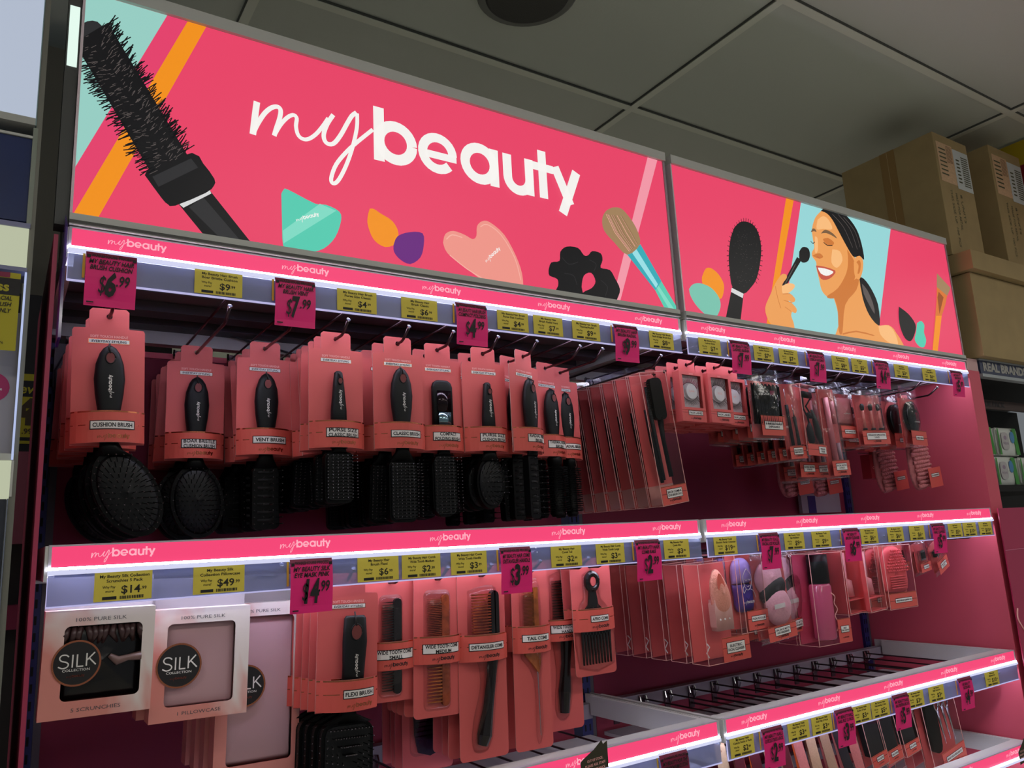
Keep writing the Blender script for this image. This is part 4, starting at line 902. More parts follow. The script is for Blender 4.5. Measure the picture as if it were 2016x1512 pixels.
for j in range(13):
    for i in range(8):
        x = -.044 + i * .0125 + (.006 if j % 2 else 0) + .0008 * j; z = -.008 - j * .0115
        rr = .0068 + fr.uniform(-.001, .001); b.loft([(z - rr, x, -.009, .002, .002), (z - rr * .5, x, -.012, rr * .85, rr * .7), (z, x, -.013, rr, rr * .8), (z + rr * .5, x, -.012, rr * .85, rr * .7), (z + rr, x, -.009, .002, .002)], FUR, 7)
b.build('plush_band', t, True)
b = MB(); b.box(-.0, .082, -.028, -.0275, -.155, -.098, BAND); label_box(b, .04, -.12, .05, .009, ['SPA HEADBAND'], -.0284, None, .0044); b.build('coral_wrap', t)
b = MB(); b.prism(holed(rrect(-.02, .02, -.01, .125, .005), 0, .112, .004), -.001, .0, CORAL); b.build('hang_card', t)
for k, (x, y, z) in enumerate(((2.215, .10, 1.854), (2.205, .20, 1.854), (2.06, .33, 1.854), (1.93, .34, 1.854))):
    place(t, k == 0, x, y, z, 'pink plush spa headband with coral wrap, %s of the low hanging row' % ORD[k].replace('front', 'rightmost'), 'headband', 'plush headbands', -.1, .1)
hook(2.215, HZ, 'steel hook near the pink end panel holding the plush headbands')

# ------------------------------------------------------------------ silk gift boxes
def silk(w, z0, z1, d, fill, foot, bx, bz, br, wx0, wx1, wz0, wz1):
    t = thing('silk_gift_box'); b = MB(); zt = z1
    o = rrect(wx0, wx1, wz0, wz1, .007, 5)
    def frame(y, m):
        xs = [(-w / 2, wx0), (wx1, w / 2)]
        for a, c in xs: b.box(a, c, y, y + .0008, z0, zt, m)
        b.box(wx0, wx1, y, y + .0008, z0, wz0, m); b.box(wx0, wx1, y, y + .0008, wz1, zt, m)
        for cx, cz, sx, sz in ((wx0, wz0, 1, 1), (wx1, wz0, -1, 1), (wx0, wz1, 1, -1), (wx1, wz1, -1, -1)):
            r_ = .007; pts = [(cx, cz), (cx + sx * r_, cz)] + [(cx + sx * (r_ - r_ * math.sin(a)), cz + sz * (r_ - r_ * math.cos(a))) for a in [PI / 2 * i / 5 for i in range(1, 5)]] + [(cx, cz + sz * r_)]
            b.prism(pts, y, y + .0008, m)
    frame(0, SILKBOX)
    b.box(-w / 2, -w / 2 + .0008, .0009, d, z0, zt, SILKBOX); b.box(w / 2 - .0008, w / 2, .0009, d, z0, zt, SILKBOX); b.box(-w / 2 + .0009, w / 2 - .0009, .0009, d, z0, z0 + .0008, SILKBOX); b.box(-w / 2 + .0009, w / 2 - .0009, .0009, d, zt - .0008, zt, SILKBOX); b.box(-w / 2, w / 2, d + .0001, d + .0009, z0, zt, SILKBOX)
    b.box(-w / 2, w / 2, d + .001, d + .002, zt, zt + .042, mat('grey_hang_flap', (150, 142, 146), .6))
    b.build('carton', t)
    b = MB(); b.text('100% PURE SILK', .0, zt - .0145, .0046, mat('grey_ink', (84, 80, 84), .6), -.0004, width=w * .46); 
    if foot: b.text(foot, .0, z0 + .0075, .0046, MATS['grey_ink'], -.0004, width=w * (.44 if len(foot) > 11 else .38), rot=0)
    b.build('front_print', t)
    b = MB(); b.dome(rrect(wx0 - .002, wx1 + .002, wz0 - .002, wz1 + .002, .004), .012, .008 if fill is SATIN_K else .003, fill, 4)
    if fill is SATIN_K:
        r_ = random.Random(4)
        for k in range(12):
            x = wx0 + (wx1 - wx0) * (k + .5) / 12; b.tube([(x, .006, wz1 - .002), (x + r_.uniform(-.004, .004), .003, wz1 - .012), (x + r_.uniform(-.006, .006), .006, wz1 - .024)], [.004, .0045, .002], mat('brown_black_satin', (66, 44, 44), .28), 6)
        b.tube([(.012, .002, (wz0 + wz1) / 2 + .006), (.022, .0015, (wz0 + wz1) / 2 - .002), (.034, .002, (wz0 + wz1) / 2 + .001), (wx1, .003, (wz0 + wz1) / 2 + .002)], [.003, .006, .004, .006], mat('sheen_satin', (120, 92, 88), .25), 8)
    b.build('silk_contents', t, True)
    b = MB(); b.rect(wx0, wx1, wz0, wz1, .0011, FILM); b.build('window_film', t)
    b = MB(); b.prism(ellipse(bx, bz, br, br, 40), -.0012, -.0004, GOLD); b.prism(ellipse(bx, bz, br * .92, br * .92, 40), -.0016, -.0011, INK)
    for q in ([(-.62, .30), (-.70, .42), (-.55, .50), (-.35, .46)],): pass
    ym = None; y = -.0020; k = br
    def ln(pts, wd=.06, sm=0): b.ribbon([(bx + a * k, bz + c * k) for a, c in (smooth(pts, 4) if sm else pts)], wd * k, WHITE, y)
    ln([(-.32, .30), (-.42, .38), (-.60, .38), (-.68, .26), (-.60, .14), (-.42, .08), (-.32, -.02), (-.38, -.14), (-.55, -.18), (-.72, -.10)], .055, 1)
    ln([(-.16, .38), (-.16, -.17)]); ln([(.02, .38), (.02, -.14)]); ln([(.0, -.145), (.28, -.145)]); ln([(.40, .40), (.40, -.15)]); ln([(.72, .42), (.42, .10)]); ln([(.50, .18), (.78, -.12)])
    b.text('COLLECTION', bx, bz - .34 * k, .0030, WHITE, y, width=1.1 * k, bold=.01); b.logo(bx - .0, bz - .55 * k, .72 * k, mat('dark_gold', (120, 60, 48), .4, .6), y=y)
    b.build('round_badge', t); return t
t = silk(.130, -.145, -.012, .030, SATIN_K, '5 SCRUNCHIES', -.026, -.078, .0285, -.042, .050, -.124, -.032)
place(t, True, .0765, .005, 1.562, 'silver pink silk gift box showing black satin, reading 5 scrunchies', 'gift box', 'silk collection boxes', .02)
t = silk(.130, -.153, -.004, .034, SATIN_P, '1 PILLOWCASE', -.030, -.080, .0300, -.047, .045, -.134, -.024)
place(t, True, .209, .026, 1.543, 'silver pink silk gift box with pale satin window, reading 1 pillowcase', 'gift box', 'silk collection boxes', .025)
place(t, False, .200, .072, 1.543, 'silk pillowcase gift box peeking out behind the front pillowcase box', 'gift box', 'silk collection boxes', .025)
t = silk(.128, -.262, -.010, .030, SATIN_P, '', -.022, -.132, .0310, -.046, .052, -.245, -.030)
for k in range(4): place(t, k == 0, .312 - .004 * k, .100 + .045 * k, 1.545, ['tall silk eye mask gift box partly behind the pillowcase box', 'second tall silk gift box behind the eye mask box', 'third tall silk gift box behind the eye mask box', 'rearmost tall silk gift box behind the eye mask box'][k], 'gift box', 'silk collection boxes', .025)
for x, nm in ((.077, 'scrunchie'), (.209, 'pillowcase'), (.312, 'eye mask')): hook(x, 1.574, 'steel hook of the middle row holding the %s silk box' % nm, L=.36)
MZ = 1.553
pr_ = brush('flexi', ['FLEXI BRUSH'], 'flexi', 'flexi', lx=.014, lw=.050)
for k in range(5): place(pr_, k == 0, .425 - .004 * k, .020 + .022 * k, MZ + .008, 'pink-carded flexi brush with wide maze-pattern head, %s of its hook' % ORD[k], 'hair brush', 'flexi brushes', .035, -.08)
hook(.425, MZ + .008, 'steel hook of the middle row holding the flexi brushes')

# ------------------------------------------------------------------ carded combs
TORT = mat('tortoiseshell', (150, 66, 36), .25, noise=.45, scale=60); TORT2 = mat('amber_tortoiseshell', (170, 92, 40), .22, noise=.4, scale=50); COMBK = mat('black_comb', (26, 20, 20), .22)
def blister(t, poly, d=.012, name='blister'):
    b = MB(); b.dome(poly, -.0004, d, BLIST, 4); q = [(p[0], p[1]) for p in poly]
    return b.build(name, t, True)
def comb_card(kind, w, zb, lines, bz0, bz1, lw=.07):
    t = thing('hair_comb_card'); b = MB(); r_ = .008
    o = [(x, z) for x, z in rrect(-w / 2, w / 2, zb, .016, r_, 4)]
    b.prism(holed(o, 0, 0, .0045), 0, .0009, CORAL, CORAL_D); b.build('backing_card', t)
    b = MB(); y0, y1 = -.007, -.003
    def teeth(x0, x1, za, zb_, n, m, tw=.45):
        for i in range(n):
            z = za + (zb_ - za) * (i + .5) / n; h = (zb_ - za) / n * tw; b.prism([(x0, z - h * .15), (x1, z - h * .5), (x1, z + h * .5), (x0, z + h * .15)], y0, y1, m)
    if kind == 'small':
        teeth(-.016, .004, -.172, -.030, 34, COMBK); b.prism(rrect(.0035, .017, -.176, -.026, .006), y0 - .001, y1 + .001, COMBK); bl = rrect(-.021, .022, -.182, -.020, .010)
    elif kind == 'medium':
        teeth(-.020, .006, -.112, -.032, 28, TORT); teeth(-.020, .006, -.200, -.114, 16, TORT2); b.prism(rrect(.0055, .019, -.205, -.026, .006), y0 - .001, y1 + .001, TORT); bl = rrect(-.026, .025, -.212, -.018, .010)
    elif kind == 'detangler':
        for c_ in (-.001, -.006): 
            for i in range(18):
                z = -.115 + i * .0048; b.box(-.024, .014, y0 + c_, y0 + c_ + .0016, z, z + .0022, TORT)
        b.prism(rrect(.012, .028, -.135, -.026, .009), y0 - .007, y1, COMBK); b.tube([(.018, -.008, -.125), (.012, -.008, -.17), (.004, -.008, -.22), (-.004, -.007, -.262), (-.008, -.006, -.278)], [.010, .0085, .009, .013, .009], COMBK, 12)
        bl = smooth([(-.028, -.025), (.0, -.018), (.030, -.022), (.034, -.08), (.030, -.15), (.022, -.21), (.012, -.28), (-.008, -.292), (-.024, -.282), (-.022, -.24), (-.008, -.19), (-.010, -.15), (-.030, -.12)], 3)
    elif kind == 'tail':
        teeth(-.017, .004, -.128, -.030, 40, TORT2); b.prism([(.0035, -.028), (.013, -.028), (.014, -.16), (.010, -.178), (-.006, -.158), (-.018, -.145), (-.018, -.132), (.0035, -.130)], y0 - .001, y1 + .001, TORT2); b.cyl((.008, -.005, -.170), (.010, -.005, -.282), .0014, CHROME, 6, .0008)
        bl = smooth([(-.024, -.022), (.0, -.016), (.020, -.022), (.022, -.15), (.016, -.20), (.017, -.285), (.004, -.288), (.002, -.19), (-.024, -.15)], 3)
    elif kind == 'handle':
        teeth(-.020, .008, -.105, -.022, 16, COMBK, .55); b.prism(smooth([(.007, -.012), (.020, -.018), (.024, -.06), (.018, -.13), (.006, -.135)], 3), y0 - .002, y1 + .001, COMBK); b.tube([(.008, -.006, -.125), (.004, -.006, -.18), (-.002, -.006, -.23), (-.004, -.006, -.268)], [.012, .009, .012, .009], COMBK, 12)
        bl = smooth([(-.024, -.014), (0, -.006), (.026, -.012), (.030, -.08), (.022, -.17), (.016, -.262), (-.004, -.284), (-.022, -.262), (-.016, -.19), (-.026, -.12)], 3)
    elif kind == 'large':
        teeth(-.028, .026, -.262, -.03, 30, COMBK, .6); b.prism(rrect(.012, .030, -.27, -.024, .008), y0 - .001, y1 + .001, COMBK); b.prism(smooth([(-.030, -.225), (.030, -.225), (.024, -.285), (-.022, -.285), (-.030, -.225)], 2)[:-1], y0, y1, mat('deep_purple_comb', (34, 18, 40), .25)); bl = rrect(-.036, .036, -.292, -.018, .012)
    else:  # afro pick
        b.tube([(-.002 + .013 * math.cos(a), -.006, -.028 + .015 * math.sin(a)) for a in [2 * PI * i / 20 for i in range(21)]], .006, COMBK, 8); b.prism(smooth([(-.009, -.040), (.005, -.040), (.010, -.072), (.030, -.090), (.036, -.125), (-.034, -.125), (-.030, -.090), (-.014, -.072)], 2), y0, y1, COMBK)
        for i in range(10): x = -.033 + i * .0074; b.prism([(x - .0022, -.123), (x + .0022, -.123), (x + .0008, -.182), (x - .0008, -.182)], y0, y1, COMBK)
        b.flat(ellipse(-.002, -.028, .007, .009, 14), y0 - .0032, CORAL)
        bl = smooth([(-.022, -.015), (0, -.006), (.020, -.015), (.020, -.06), (.044, -.09), (.046, -.186), (-.042, -.188), (-.042, -.09), (-.022, -.06)], 2)
    b.build('comb', t); blister(t, bl, .0165 if kind == 'detangler' else .011)
    band(t, w + .002, bz0, bz1, lines, .023, lw=lw, logo=True, lcol=INK, th=.0056); return t
CC = [('small', .092, -.188, ['WIDE TOOTH COMB', 'SMALL'], -.137, -.093, .510, .052, 5, .028, 'coral card, small black wide tooth comb beside the flexi brush', .066, .025, 0),
      ('medium', .088, -.222, ['WIDE TOOTH COMB', 'MEDIUM'], -.136, -.092, .592, .042, 5, .026, 'coral card with medium tortoiseshell wide tooth comb', .066, .03, 0),
      ('detangler', .096, -.302, ['DETANGLER COMB'], -.142, -.098, .678, .040, 4, .03, 'long coral card with curved dark detangler comb', .068, .02, 0),
      ('tail', .080, -.305, ['TAIL COMB'], -.140, -.094, .781, .040, 4, .03, 'long coral card with amber tail comb and metal pin tail', .056, .02, 0),
      ('handle', .092, -.300, ['WIDE TOOTH COMB', 'HANDLE'], -.136, -.096, .892, .100, 4, .03, 'long coral card, black handled comb behind the tail comb', .066, .02, 0),
      ('afro', .100, -.203, ['AFRO COMB'], -.120, -.078, .940, .060, 3, .03, 'coral card with black afro pick comb at the right of the comb row', .042, .0, 0),
      ('large', .100, -.318, ['WIDE TOOTH COMB', 'LARGE'], -.150, -.105, .628, .155, 4, .03, 'long coral card, dark large comb low behind the medium comb', .066, .02, 0)]
for kind, w, zb, lines, b0, b1, hx, hy, n, st, nm, lw, rl, _ in CC:
    row(comb_card(kind, w, zb, lines, b0, b1, lw), hx, hy, MZ if kind != 'large' else MZ - .015, n, st, nm, 'hair comb', kind + ' combs on one hook', roll0=rl, spread=.05, dx=-.001 if kind == 'medium' else 0)
    if kind != 'large': hook(hx, MZ, 'steel hook of the middle row holding the %s combs' % {'small': 'small wide tooth', 'medium': 'medium tortoiseshell', 'detangler': 'detangler', 'tail': 'tail', 'handle': 'handled wide tooth', 'afro': 'afro'}[kind])
for x, nm in ((1.035, 'empty steel hook of the middle row behind the comb rake ticket'), (1.11, 'empty steel hook of the middle row left of the facial cleanser boxes')): hook(x, MZ, nm)

# ------------------------------------------------------------------ face tools, middle row right
PEACHS = mat('peach_silicone', (240, 164, 142), .6, bump=1, scale=260); PEACHB = mat('beige_plastic', (214, 164, 152), .45)
t = thing('facial_cleanser_box'); backing(t, -.060, .058, -.215, -.014, .046); pvc_box(t, -.062, .060, -.217, -.012, 0, .048); hang_tab(t, .06, -.012, .03)
b = MB(); b.prism(rrect(-.016, .036, -.150, -.095, .006), .012, .03, PEACHB); b.box(-.014, .034, .011, .03, -.155, -.09, PEACHB); 
for x in (-.004, .010, .023): b.prism(ellipse(x, -.132, .002, .002, 10), .0095, .011, WHITE)
b.build('device_handle', t, True)
b = MB(); o = smooth([(-.003, -.030), (.010, -.028), (.026, -.050), (.038, -.080), (.037, -.108), (.020, -.124), (.0, -.122), (-.014, -.108), (-.018, -.080), (-.014, -.050), (-.003, -.030)], 3)[:-1]; b.dome(o, .02, .016, PEACHS, 6); b.flat(smooth([(.0, -.036), (.008, -.040), (.016, -.064), (.006, -.074), (-.006, -.066), (-.004, -.046), (.0, -.036)], 3), .0052, mat('salmon_silicone', (226, 108, 88), .5)); b.build('silicone_head', t, True)
b = MB(); b.tube([(-.034, .03, -.178), (-.028, .028, -.186), (-.036, .03, -.198), (-.030, .03, -.208)], .0014, WHITE, 6); b.build('charging_cable', t, True)
sleeve_label(t, -.0195, .0605, -.2165, -.1675, -.0016, ['ELECTRIC', 'FACIAL CLEANSER'], .052, lx=.019, th=.0052)
for k in range(6): place(t, k == 0, 1.262 - .001 * k, .022 + .062 * k, MZ + .002, 'clear box with peach electric facial cleanser, %s in its row' % ORD[k], 'facial cleanser', 'facial cleanser boxes', -.03, -.04)
hook(1.262, MZ + .002, 'steel hook of the middle row holding the facial cleanser boxes')
t = thing('ice_roller_pack'); LIL = mat('lilac_silicone', (168, 146, 220), .4); PURP = mat('deep_purple_silicone', (64, 36, 140), .35)
b = MB(); b.dome(smooth([(-.036, -.068), (-.034, -.03), (-.015, -.012), (.015, -.012), (.034, -.03), (.036, -.068)], 3), .012, .016, LIL, 5); b.build('lilac_cap', t, True)
b = MB(); b.dome(smooth([(.036, -.069), (.033, -.10), (.028, -.128), (-.026, -.128), (-.033, -.10), (-.036, -.069)], 3), .012, .017, PURP, 5)
for q in ([(0, -.035), (-.014, -.05), (-.012, -.072), (0, -.082), (.013, -.072), (.015, -.05), (0, -.035)], [(-.009, -.058), (-.004, -.061), (0, -.058)], [(.004, -.058), (.008, -.061), (.012, -.058)], [(-.004, -.072), (.001, -.075), (.006, -.072)], [(.008, -.08), (.02, -.085), (.026, -.1)], [(-.008, -.08), (-.016, -.088), (-.018, -.078), (-.01, -.07)]): b.tube([(x, -.0058, z) for x, z in smooth(q, 3)], .0006, WHITE, 4)
b.logo(.0, -.108, .04, WHITE, y=-.0062); b.build('purple_base', t, True)
backing(t, -.046, .05, -.165, .0, .016); sleeve_label(t, -.022, .055, -.168, -.126, -.013, ['FACIAL ICE ROLLER'], .052, lx=.018, th=.0042); pvc_box(t, -.048, .052, -.172, -.002, -.012, .018); hang_tab(t, .03, -.004, .01)
row(t, 1.385, .062, MZ + .004, 3, .06, 'clear pack with lilac and purple facial ice roller', 'ice roller', 'ice roller packs', yaw0=.1, spread=.04); hook(1.385, MZ + .004, 'steel hook of the middle row holding the ice rollers')
t = thing('slipper_sock_pack'); FUZ = mat('pale_pink_fleece', (236, 178, 192), .95, bump=.5, scale=200)
backing(t, -.062, .062, -.195, -.018, .010)
b = MB(); b.dome(ellipse(.0, -.062, .048, .040, 26, .3), .008, .014, FUZ, 5); b.dome(ellipse(.010, -.128, .043, .046, 26, .4), .004, .022, FUZ, 5); b.build('fleece_mitts', t, True)
b = MB(); b.dome(ellipse(.006, -.092, .047, .030, 26, .35), .006, .017, mat('black_ribbon', (16, 12, 15), .5), 5); b.build('black_strap', t, True)
b = MB(); b.box(-.025, .012, -.0195, -.019, -.130, -.120, WHITE); b.build('white_tag', t)
sleeve_label(t, -.058, .040, -.198, -.166, -.0175, ['SPA FACE MITTS', 'AND HEADBAND'], .052, th=.0042); film_bag(t, -.066, .066, -.203, .0, .044)
row(t, 1.465, .060, MZ + .006, 3, .06, 'clear bag with pale pink fleece pieces and black strap', 'spa set', 'spa mitt bags', roll0=-.08, spread=.06); place(t, False, 1.585, .112, MZ + .006, 'clear bag of pale pink fleece hanging beside the lilac roller bag, right of the pair', 'spa set', 'spa mitt bags', -.06, .12)
hook(1.465, MZ + .006, 'steel hook of the middle row holding the left fleece bags'); hook(1.585, MZ + .006, 'steel hook of the middle row holding the right fleece bags', L=.33)
t = thing('spray_bottle_box'); backing(t, -.062, .060, -.222, -.012, .052, mat('hot_pink_card', (188, 62, 92), .5)); pvc_box(t, -.064, .062, -.224, -.010, 0, .054); hang_tab(t, .06, -.01, .03)
b = MB(); b.loft([(-.082, 0, .027, .026, .024), (-.014, 0, .027, .026, .024)], BLACKP, 28); b.build('black_cap', t, True)
b = MB(); b.loft([(-.214, 0, .027, .026, .024), (-.21, 0, .027, .029, .025), (-.09, 0, .027, .029, .025), (-.083, 0, .027, .024, .022)], mat('pink_liquid_bottle', (206, 86, 126), .15, coat=.5), 28)
b.ribbon(smooth([(.004, -.105), (.018, -.115), (.012, -.130), (.022, -.145), (.010, -.160), (.020, -.178), (.010, -.195)], 4), .003, PALE, .0008); b.build('bottle', t, True)
sleeve_label(t, .012, .0625, -.2235, -.168, -.0016, ['MIST', 'SPRAY BOTTLE'], .030, th=.0036)
row(t, 1.662, .045, MZ, 4, .065, 'clear box with black capped pink spray bottle', 'spray bottle', 'spray bottle boxes', yaw0=0, spread=.03); hook(1.662, MZ, 'steel hook of the middle row holding the spray bottle boxes')
t = thing('brush_cleaner_box'); CP2 = mat('coral_plastic', (240, 104, 106), .35)
b = MB(); b.box(-.036, -.0352, 0, .06, -.165, -.012, CP2); b.box(-.0351, .036, .0592, .06, -.165, -.012, CP2); b.box(-.0351, .036, 0, .059, -.166, -.1645, CP2); b.box(-.0351, .036, 0, .059, -.135, -.1338, CP2); b.build('coral_tray', t)
b = MB(); b.loft([(-.128, .004, .03, .02, .02), (-.09, .004, .03, .018, .018), (-.085, .004, .03, .008, .008), (-.02, .004, .03, .010, .010)], MATS['pale_pink_plastic'], 16); b.build('spinner', t, True); pvc_box(t, -.038, .038, -.168, -.010, -.001, .061); hang_tab(t, .05, -.01, .03)
for k, (x, y) in enumerate(((1.775, .055), (1.845, .045), (1.775, .125), (1.845, .115))): place(t, k == 0, x, y, MZ + .004, 'coral and clear box with brush cleaner, %s' % ['left of the front pair', 'right of the front pair', 'rear left', 'rear right'][k], 'brush cleaner', 'brush cleaner boxes', -.04, .05)
hook(1.775, MZ + .004, 'steel hook of the middle row holding the left brush cleaner boxes'); hook(1.845, MZ + .004, 'steel hook of the middle row holding the right brush cleaner boxes')
t = thing('cleaning_pad_box'); b = MB(); PADM = mat('coral_silicone', (238, 92, 100), .5)
o = smooth([(-.052, -.125), (-.056, -.07), (-.05, -.035), (-.026, -.012), (.018, -.010), (.046, -.032), (.056, -.07), (.052, -.125), (.0, -.13), (-.052, -.125)], 3)[:-1]; b.dome(o, .012, .010, PADM, 4)
for j in range(8):
    for i in range(11):
        x = -.046 + i * .0092 + (.0046 if j % 2 else 0); z = -.022 - j * .0075
        if (x / .05) ** 2 + ((z + .075) / .062) ** 2 < .9: b.loft([(z - .003, x, -.0005, .0012, .001), (z, x, -.0015, .0032, .0035), (z + .003, x, -.0005, .0012, .001)], PADM, 6)
for j in range(6): b.box(-.034, .034, -.0005, .002, -.090 - j * .006, -.087 - j * .006, PADM)
b.build('silicone_pad', t, True); backing(t, -.06, .06, -.165, -.01, .018); sleeve_label(t, -.06, .062, -.168, -.130, -.0045, ['MAKEUP BRUSH CLEANING PAD'], .075, th=.004, logo=False); pvc_box(t, -.062, .064, -.170, -.008, -.004, .02); hang_tab(t, .05, -.008, .01)
row(t, 1.965, .05, MZ + .003, 4, .05, 'clear pack with knobbly coral brush cleaning pad', 'cleaning pad', 'cleaning pad packs', spread=.05); hook(1.965, MZ + .003, 'steel hook of the middle row holding the cleaning pads')
t = thing('sharpener_pack'); backing(t, -.030, .030, -.085, -.012, .004); b = MB(); b.box(-.014, .014, -.006, .002, -.055, -.028, CHROME); b.box(-.010, .010, -.0075, -.0062, -.050, -.033, BLACKP); b.build('sharpener', t); sleeve_label(t, -.030, .030, -.085, -.060, -.008, ['DUAL SHARPENER'], .030, th=.0036, logo=False); film_bag(t, -.033, .033, -.089, 0, .02)
place(t, True, 2.082, .05, MZ + .004, 'small clear pack with metal sharpener beside the coral pad', 'sharpener', 'small tool packs', -.1, .1)
place(t, False, 2.080, .11, MZ + .004, 'small clear sharpener pack behind the front sharpener pack', 'sharpener', 'small tool packs', -.1, .1)
t = thing('nail_clipper_pack'); backing(t, -.034, .034, -.09, -.012, .004); b = MB(); b.box(-.022, .012, -.008, .0, -.046, -.030, BLACKP); b.prism([(-.018, -.032), (.02, -.020), (.024, -.030), (-.014, -.050)], -.0105, -.0085, CHROME); b.build('clippers', t); sleeve_label(t, -.034, .034, -.092, -.056, -.011, ['NAIL CLIPPERS', '2 PACK'], .036, th=.0036, logo=False); film_bag(t, -.037, .037, -.096, 0, .024)
place(t, True, 2.150, .05, MZ + .004, 'small clear pack with shiny nail clippers hanging crooked, rightmost of the middle row', 'nail clippers', 'small tool packs', -.32, .1)
place(t, False, 2.145, .10, MZ + .004, 'small clear nail clipper pack behind the crooked one', 'nail clippers', 'small tool packs', -.2, .1)
hook(2.081, MZ + .004, 'steel hook of the middle row holding the sharpener packs'); hook(2.148, MZ + .004, 'steel hook of the middle row holding the nail clipper packs')
for k in range(2): hook(2.24 + k * .07, MZ, 'empty steel hook at the right end of the middle row, %s' % ['left', 'right'][k], L=.3)

# ------------------------------------------------------------------ lower rows: bare hooks and nail care
LZ = 1.158
for i in range(8): hook(.08 + .135 * i, LZ, 'bare steel hook of the lower left row, %s from the left' % ORD[i].replace('front', 'first'))
for i in range(13): hook(1.262 + .086 * i, LZ + .012, 'bare steel hook of the lower right row, %s from the left' % (ORD[i] if i else 'first').replace('front', 'first') if i < 12 else 'bare steel hook of the lower right row nearest the end panel')
FC = [('beige', (196, 160, 134)), ('cream', (214, 182, 150)), ('burgundy', (96, 24, 40)), ('coral', (222, 96, 96)), ('orange', (240, 116, 52)), ('dusty_pink', (212, 124, 124)), ('charcoal', (44, 40, 44)), ('sand', (176, 140, 118))]
r_ = random.Random(9); prots = {}
def nail_label(nm, k, n):
    o = ['first'] + ORD[1:] + ['thirteenth', 'fourteenth', 'fifteenth', 'sixteenth', 'seventeenth', 'eighteenth', 'nineteenth', 'twentieth']
    if k < 20: return '%s nail file under the lower rail, %s from the bay joint' % (nm, o[k])
    return '%s nail file under the lower rail, %s leftwards from the black buffer boxes' % (nm, o[n - 1 - k])
seq = [1, 0, 1, 7, 2, 3, 0, 5, 2, 4, 3, 1, 0, 1, 3, 2, 2, 0, 1, 3, 5, 4, 4, 3, 0, 7, 2, 0, 7, 3, 5, 0, 6, 5, 6, 6, 5, 2]
for k, ci in enumerate(seq):
    nm, c = FC[ci]
    if nm not in prots:
        t = thing('nail_file'); b = MB(); b.prism(holed(rrect(-.0105, .0105, -.205, .012, .005), 0, 0, .003), -.001, .001, mat('emery_' + nm, c, .85, noise=.06, scale=300)); b.build('board', t); prots[nm] = (t, True)
    o, first = prots[nm]; prots[nm] = (o, False)
    place(o, first, 1.222 + k * .0116, .030 + .012 * ((k * 5) % 4), LZ + .010, nail_label(nm.replace('_', ' '), k, len(seq)), 'nail file', 'nail files', -.08 - .10 * (k / 38) - .03 * ((k * 7) % 3), -.55)
t = thing('nail_buffer_pack'); backing(t, -.028, .028, -.125, -.008, .024); b = MB(); b.box(-.024, .024, .004, .02, -.098, -.014, mat('black_foam', (22, 20, 24), .8)); b.build('black_buffer', t); sleeve_label(t, -.0275, .0275, -.124, -.095, -.0016, ['NAIL BUFFER'], .024, th=.004); pvc_box(t, -.029, .029, -.126, -.006, -.001, .026); hang_tab(t, .03, -.006, .012)
for k, (x, y) in enumerate(((1.740, .04), (1.800, .04), (1.740, .09), (1.895, .05), (1.895, .10))): place(t, k == 0, x, y, LZ + .004, 'clear box with black nail buffer, %s' % ['left of the touching pair', 'right of the touching pair', 'behind the left of the pair', 'standing alone right of the fifth ticket', 'behind the lone box'][k], 'nail buffer', 'nail buffer boxes', -.20, -.1)
t = thing('manicure_set'); backing(t, -.075, .075, -.185, -.010, .022); b = MB()
b.prism(smooth([(-.052, -.13), (-.056, -.06), (-.046, -.018), (-.026, -.010), (-.008, -.022), (-.004, -.06), (-.010, -.13), (-.03, -.142), (-.052, -.13)], 3)[:-1], .006, .016, BLACKP); b.build('black_case', t, True)
b = MB()
for i, (x, z) in enumerate(((.0, -.03), (.024, -.026), (.046, -.036))): b.tube([(x + .009 * math.cos(a), .006, z + .014 * math.sin(a)) for a in [2 * PI * i_ / 16 for i_ in range(17)]], .0024, CHROME, 6); b.tube([(x, .006, z - .014), (x + .004, .006, z - .06), (x + .008, .006, z - .1)], [.004, .003, .001], CHROME, 6)
b.build('steel_tools', t, True); sleeve_label(t, -.035, .076, -.186, -.142, -.0016, ['MANICURE & PEDICURE SET'], .078, lx=.02, th=.0046); pvc_box(t, -.077, .077, -.188, -.008, -.001, .024); hang_tab(t, .05, -.008, .012)
for k in range(3): place(t, k == 0, 2.045 - .008 * k, .045 + .05 * k, LZ + .004, 'clear box with black case and steel manicure tools, %s of three' % ORD[k], 'manicure set', 'manicure sets', -.16, .0)
# ------------------------------------------------------------------ power adapters and cables
t = thing('power_adapter', (.036, .415, 1.965), 'grey power adapter hanging inside the top left corner', 'adapter')
b = MB(); b.prism(rrect(-.016, .016, -.042, .042, .006), 0, .024, mat('grey_plastic', (104, 98, 104), .5)); b.build('housing', t); b = MB(); b.tube([(0, .01, .042), (.012, .0, .06), (.018, -.01, .085)], .0016, INK, 6); b.tube([(.016, -.001, .06), (-.014, -.006, -.01), (-.010, -.004, -.10), (-.014, -.004, -.22)], .0018, mat('grey_cable', (52, 50, 56), .5), 6); b.build('cable', t)
t = thing('junction_box', (.05, .43, 2.032), 'small pale box mounted above the power adapter', 'junction box')
b = MB(); b.prism(rrect(-.014, .014, -.018, .018, .004), -.02, .012, mat('pale_grey_plastic', (150, 148, 150), .5)); b.build('housing', t)
b = MB(); b.tube([(.0, -.016, .0), (.02, -.02, -.02), (.012, -.02, -.06), (-.006, -.02, -.11)], .0015, MATS['grey_cable'], 6); b.build('cable', t)
t = thing('wall_cable', (0, 0, 0), 'thin dark cable running along the back of the top shelf', 'cable')
b = MB(); b.tube([(.16, .40, 2.07), (.30, .39, 2.05), (.46, .40, 2.02), (.52, .42, 2.0)], .0018, MATS['grey_cable'], 6); b.build('cable_run', t)
